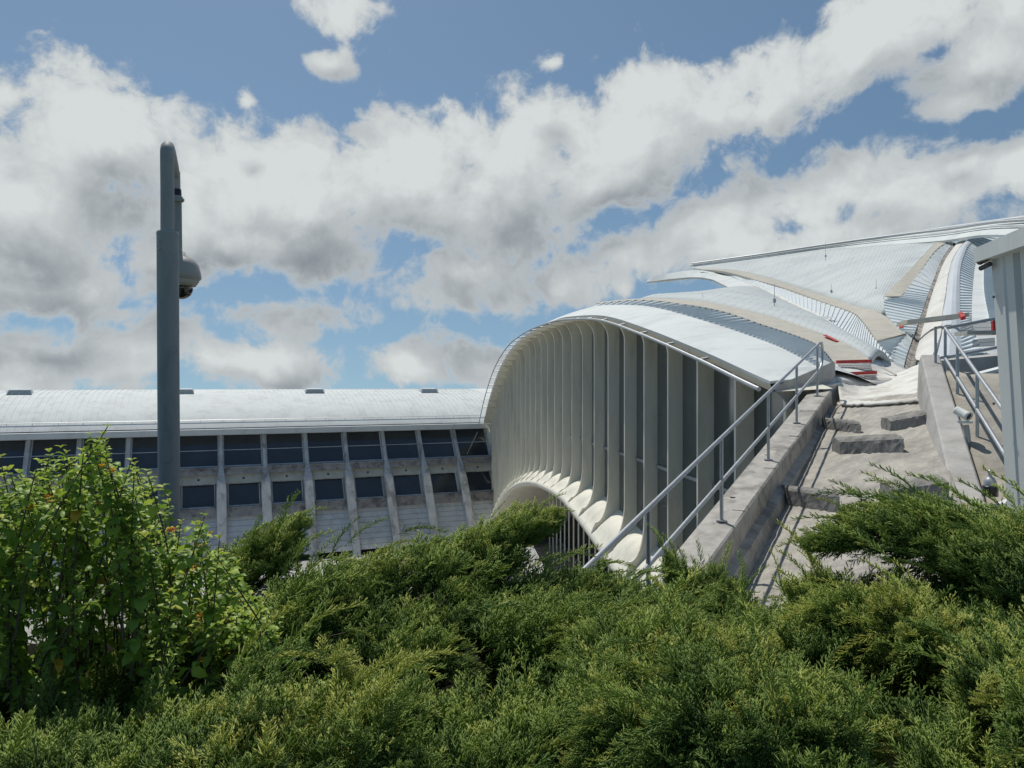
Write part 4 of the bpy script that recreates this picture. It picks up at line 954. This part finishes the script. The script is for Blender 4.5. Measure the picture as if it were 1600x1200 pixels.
# 3 centre
s3 = Shrub()
s3.crown(hp(860,1005,3.6), .75, .55, .22, 18, 210, .12, .42)
s3.bough([hp(760,980,3.8), hp(840,940,3.9), hp(920,918,4.0), hp(1000,925,4.0)], .20, 420, .12, .46, .6)
s3.bough([hp(900,980,3.7), hp(980,960,3.8), hp(1040,960,3.8), hp(1090,970,3.8)], .20, 420, .12, .42, .5)
s3.bough([hp(740,990,3.3), hp(840,980,3.3), hp(940,985,3.2), hp(1030,960,3.3)], .2, 420, .12, .5, .5)
s3.bough([hp(700,960,3.8), hp(760,930,3.9), hp(860,925,4.0), hp(930,930,4.0)], .2, 360, .12, .42, .6)
s3.build('juniper_shrub', 'dense juniper in the middle, in front of the foot of the ribbed arch', G1)
# 4 upright tuft at the parapet foot
s4 = Shrub()
for (x, y, xx, yy) in ((1080,960,1045,855),(1090,970,1080,880),(1110,960,1118,882),(1130,970,1150,900),(1070,990,1030,930),(1110,990,1135,940),(1060,960,1062,890)):
    s4.bough([hp(x, y, 4.2), hp((x*2+xx)/3, (y*2+yy)/3, 4.2), hp((x+xx*2)/3, (y+yy*2)/3, 4.2), hp(xx, yy, 4.25)], .085, 150, .10, .38, .8)
s4.crown(hp(1090,990,4.0), .4, .3, .15, 8, 120, .11, .36)
s4.build('juniper_shrub', 'upright dark juniper tuft at the foot of the left handrail', G1)
# 5 right, reaching over the channel
s5 = Shrub()
s5.bough([hp(1660,930,3.2), hp(1560,865,3.3), hp(1450,825,3.4), hp(1360,808,3.5), hp(1275,820,3.55)], .17, 620, .12, .42, .15, .45)
s5.bough([hp(1660,890,3.3), hp(1580,840,3.4), hp(1490,805,3.5), hp(1400,785,3.6), hp(1330,790,3.6)], .15, 520, .12, .44, .2, .5)
s5.bough([hp(1680,950,3.0), hp(1600,890,3.1), hp(1540,860,3.2), hp(1480,850,3.3)], .22, 420, .12, .36, .3)
s5.bough([hp(1690,1000,3.0), hp(1600,950,3.1), hp(1520,915,3.3), hp(1420,905,3.4)], .15, 420, .12, .34, .1, .4)
s5.bough([hp(1700,930,3.0), hp(1640,870,3.1), hp(1600,835,3.2), hp(1560,815,3.3)], .2, 360, .12, .48, .3)
s5.build('juniper_shrub', 'juniper at the right edge reaching out over the concrete channel', G1)
# 6 yellowish mound
s6 = Shrub()
s6.crown(hp(1320,1010,3.2), .65, .4, .2, 18, 200, .115, .60)
s6.bough([hp(1230,1000,3.3), hp(1250,960,3.4), hp(1230,920,3.5), hp(1215,900,3.5)], .12, 200, .11, .55, .7)
s6.bough([hp(1300,1000,3.3), hp(1310,950,3.5), hp(1290,915,3.6), hp(1280,898,3.6)], .14, 260, .11, .62, .7)
s6.bough([hp(1400,1000,3.2), hp(1390,960,3.3), hp(1400,925,3.4), hp(1420,915,3.4)], .14, 240, .11, .62, .7)
s6.build('juniper_shrub', 'yellow-green juniper mound below the channel floor', G1)
# 7.. bottom row
for (cx, cy, cd, rx, nb, ti, lab) in (
    (120, 1190, 2.2, .55, 13, .45, 'juniper at the bottom left corner under the broad-leaved shrub'),
    (170, 1075, 3.3, .85, 14, .34, 'dark shaded juniper behind the stems of the broad-leaved shrub'),
    (430, 1130, 2.35, .55, 14, .46, 'mid green juniper low in the hedge, left of the dark hollow'),
    (700, 1150, 2.35, .5, 13, .44, 'juniper at the bottom centre beneath the large dark hollow'),
    (960, 1110, 2.45, .5, 14, .50, 'pale feathery juniper at the bottom, right of the large dark hollow'),
    (1180, 1100, 2.6, .5, 13, .50, 'light green juniper below the upright tuft'),
    (1180, 1190, 2.1, .45, 11, .42, 'low juniper at the bottom edge, left of the right-hand hollow'),
    (1520, 1020, 2.9, .5, 14, .52, 'bright juniper at the right edge below the reaching boughs'),
    (1570, 1150, 2.2, .4, 12, .44, 'juniper filling the bottom right corner')):
    sh_ = Shrub(); sh_.crown(hp(cx, cy, cd), rx, .38, .22, nb, 230, .105, ti, .25, (.28 if cx < 1100 else -.15, 0))
    for q_ in range(9):      # long pale new shoots standing clear of the mass
        x0 = cx + rng.uniform(-170, 150); a = rng.uniform(.3, 1.2) * (1 if cx < 1100 or rng.random() < .4 else -1); y0 = cy - rng.uniform(10, 110); k2 = rng.uniform(-.25, .45)
        sh_.bough([hp(x0, y0 + 40, cd), hp(x0 + 40 * a, y0 - 14, cd), hp(x0 + 85 * a, y0 - 26 - 10 * k2, cd), hp(x0 + 130 * a, y0 - 22 + 30 * k2, cd)], .026, 50, .066, .82, .1, stem=False)
    sh_.build('juniper_shrub', lab, G1)

# broad-leaved flowering shrub at the left
def leaf(seed):
    r = np.random.default_rng(seed); L = 1.0; w_ = r.uniform(.24, .32); n = 7; V = []; T_ = []
    for i in range(n):
        t = i / (n - 1); hw = w_ * math.sin(math.pi * t ** .75) ** .8 * (1 if i not in (0,) else .15) + (.0 if i else .02)
        z = .10 * math.sin(math.pi * t) - .28 * t * t * r.uniform(.6, 1.3)
        jag = .03 * (-1) ** i
        V += [(t, -hw - jag * (hw > .05), z + hw * .35), (t, 0, z), (t, hw + jag * (hw > .05), z + hw * .35)]
    for i in range(n - 1):
        for j in range(2):
            a = i * 3 + j; T_ += [(a, a + 1, a + 4), (a, a + 4, a + 3)]
    return np.array(V), np.array(T_)
LT = [leaf(s_) for s_ in range(5)]
lb = at(150, 1000, 2.9)
LA = thing('flowering_shrub', 'leafy broad-leaved shrub with small orange flowers left of the pole', 'shrub', (lb.x, lb.y, H - 2.0))
lp_, ld, lu, ls, lt = [], [], [], [], []; stems = MB(); fl = []
def outline(x):   # top of the shrub in the photograph by column
    return float(np.interp(x, [-80, 0, 60, 130, 165, 185, 215, 250, 300, 350, 400, 440], [725, 705, 695, 690, 672, 690, 705, 745, 775, 815, 865, 910]))
nst = 235
for k in range(nst):
    if k == 0: x, d = 168, 2.7; ytop = 667
    elif k < 7: x, d = [0, 30, 95, 205, 320, 160][k - 1], 2.8; ytop = [716, 740, 700, 720, 806, 698][k - 1]
    else:
        x = rng.uniform(-90, 440); d = rng.uniform(2.6, 3.9); ytop = outline(x) + abs(rng.normal()) * 75 + rng.random() * 60 + (12 if x > 300 else 0)
    tip = at(x, ytop, d); L = rng.uniform(.4, .8)
    lean = Vector((rng.normal() * .18, rng.normal() * .15, 0)); base_p = tip - Vector((0, 0, L)) - lean
    pts = resample([base_p, base_p.lerp(tip, .35) + lean * -.2, base_p.lerp(tip, .7) - lean * .12, tip], 24)
    stems.tube(pts[::3] + [pts[-1]], [.0042 * (1 - .07 * i) for i in range(9)], 5)
    nodes = int(L / .030)
    for j in range(nodes):
        t = 1 - j * .030 / L; p = pts[min(23, max(0, int(t * 23)))]; az_ = (j % 2) * math.pi / 2 + rng.normal() * .3
        sc = .056 * min(1, .5 + j * .16) * rng.uniform(.6, 1.3); el_ = .75 - j * .22
        if j > 6 and rng.random() < .5: continue
        for sg in (0, math.pi):
            q = az_ + sg; e2_ = max(-.5, el_) + rng.normal() * .2
            dd = np.array([math.cos(q) * math.cos(e2_), math.sin(q) * math.cos(e2_), math.sin(e2_)])
            lp_.append(tuple(p)); ld.append(dd); lu.append(UP + rng.normal(size=3) * .25); ls.append(sc)
            lt.append(min(.94, max(0, .62 + rng.normal() * .14 + (.22 if j < 3 else 0) - .012 * j)) if rng.random() > .012 else .985)
            # short side shoot with its own leaves
            if j > 2 and rng.random() < .42:
                sp_ = np.array(tuple(p)) + dd * sc * .5; 
                for m__ in range(4):
                    a3 = rng.uniform(0, 6.28); lp_.append(tuple(sp_ + np.array([0, 0, .02 * m__]))); ld.append(np.array([math.cos(a3), math.sin(a3), rng.uniform(-.1, .7)])); lu.append(UP + rng.normal(size=3) * .2); ls.append(sc * .6); lt.append(min(.94, .55 + rng.normal() * .15))
    if rng.random() < .22 and k > 7: fl.append(tip + Vector((rng.normal() * .05, -.04, -.05)))
V, T_, tt = place(LT, np.array(lp_), np.array(ld), np.array(lu), np.array(ls), np.array(lt), 0.0)
bigmesh('leaves', V, T_, tt, M_lan, LA); stems.build('stems', M_bark, LA, True)
for p in fl[:30]:
    pp, dd, tt_ = [], [], []
    for q in range(16):
        v = rng.normal(size=3); v[2] = abs(v[2]); v = unit(v); pp.append(np.array(tuple(p)) + v * .010); dd.append(v); tt_.append(rng.random())
    V, T_, tt = place(LT, np.array(pp), np.array(dd), np.tile(UP, (16, 1)) + .1, np.full(16, .014), np.array(tt_), 0.0)
    bigmesh('flower', V, T_, tt, M_flow, LA)
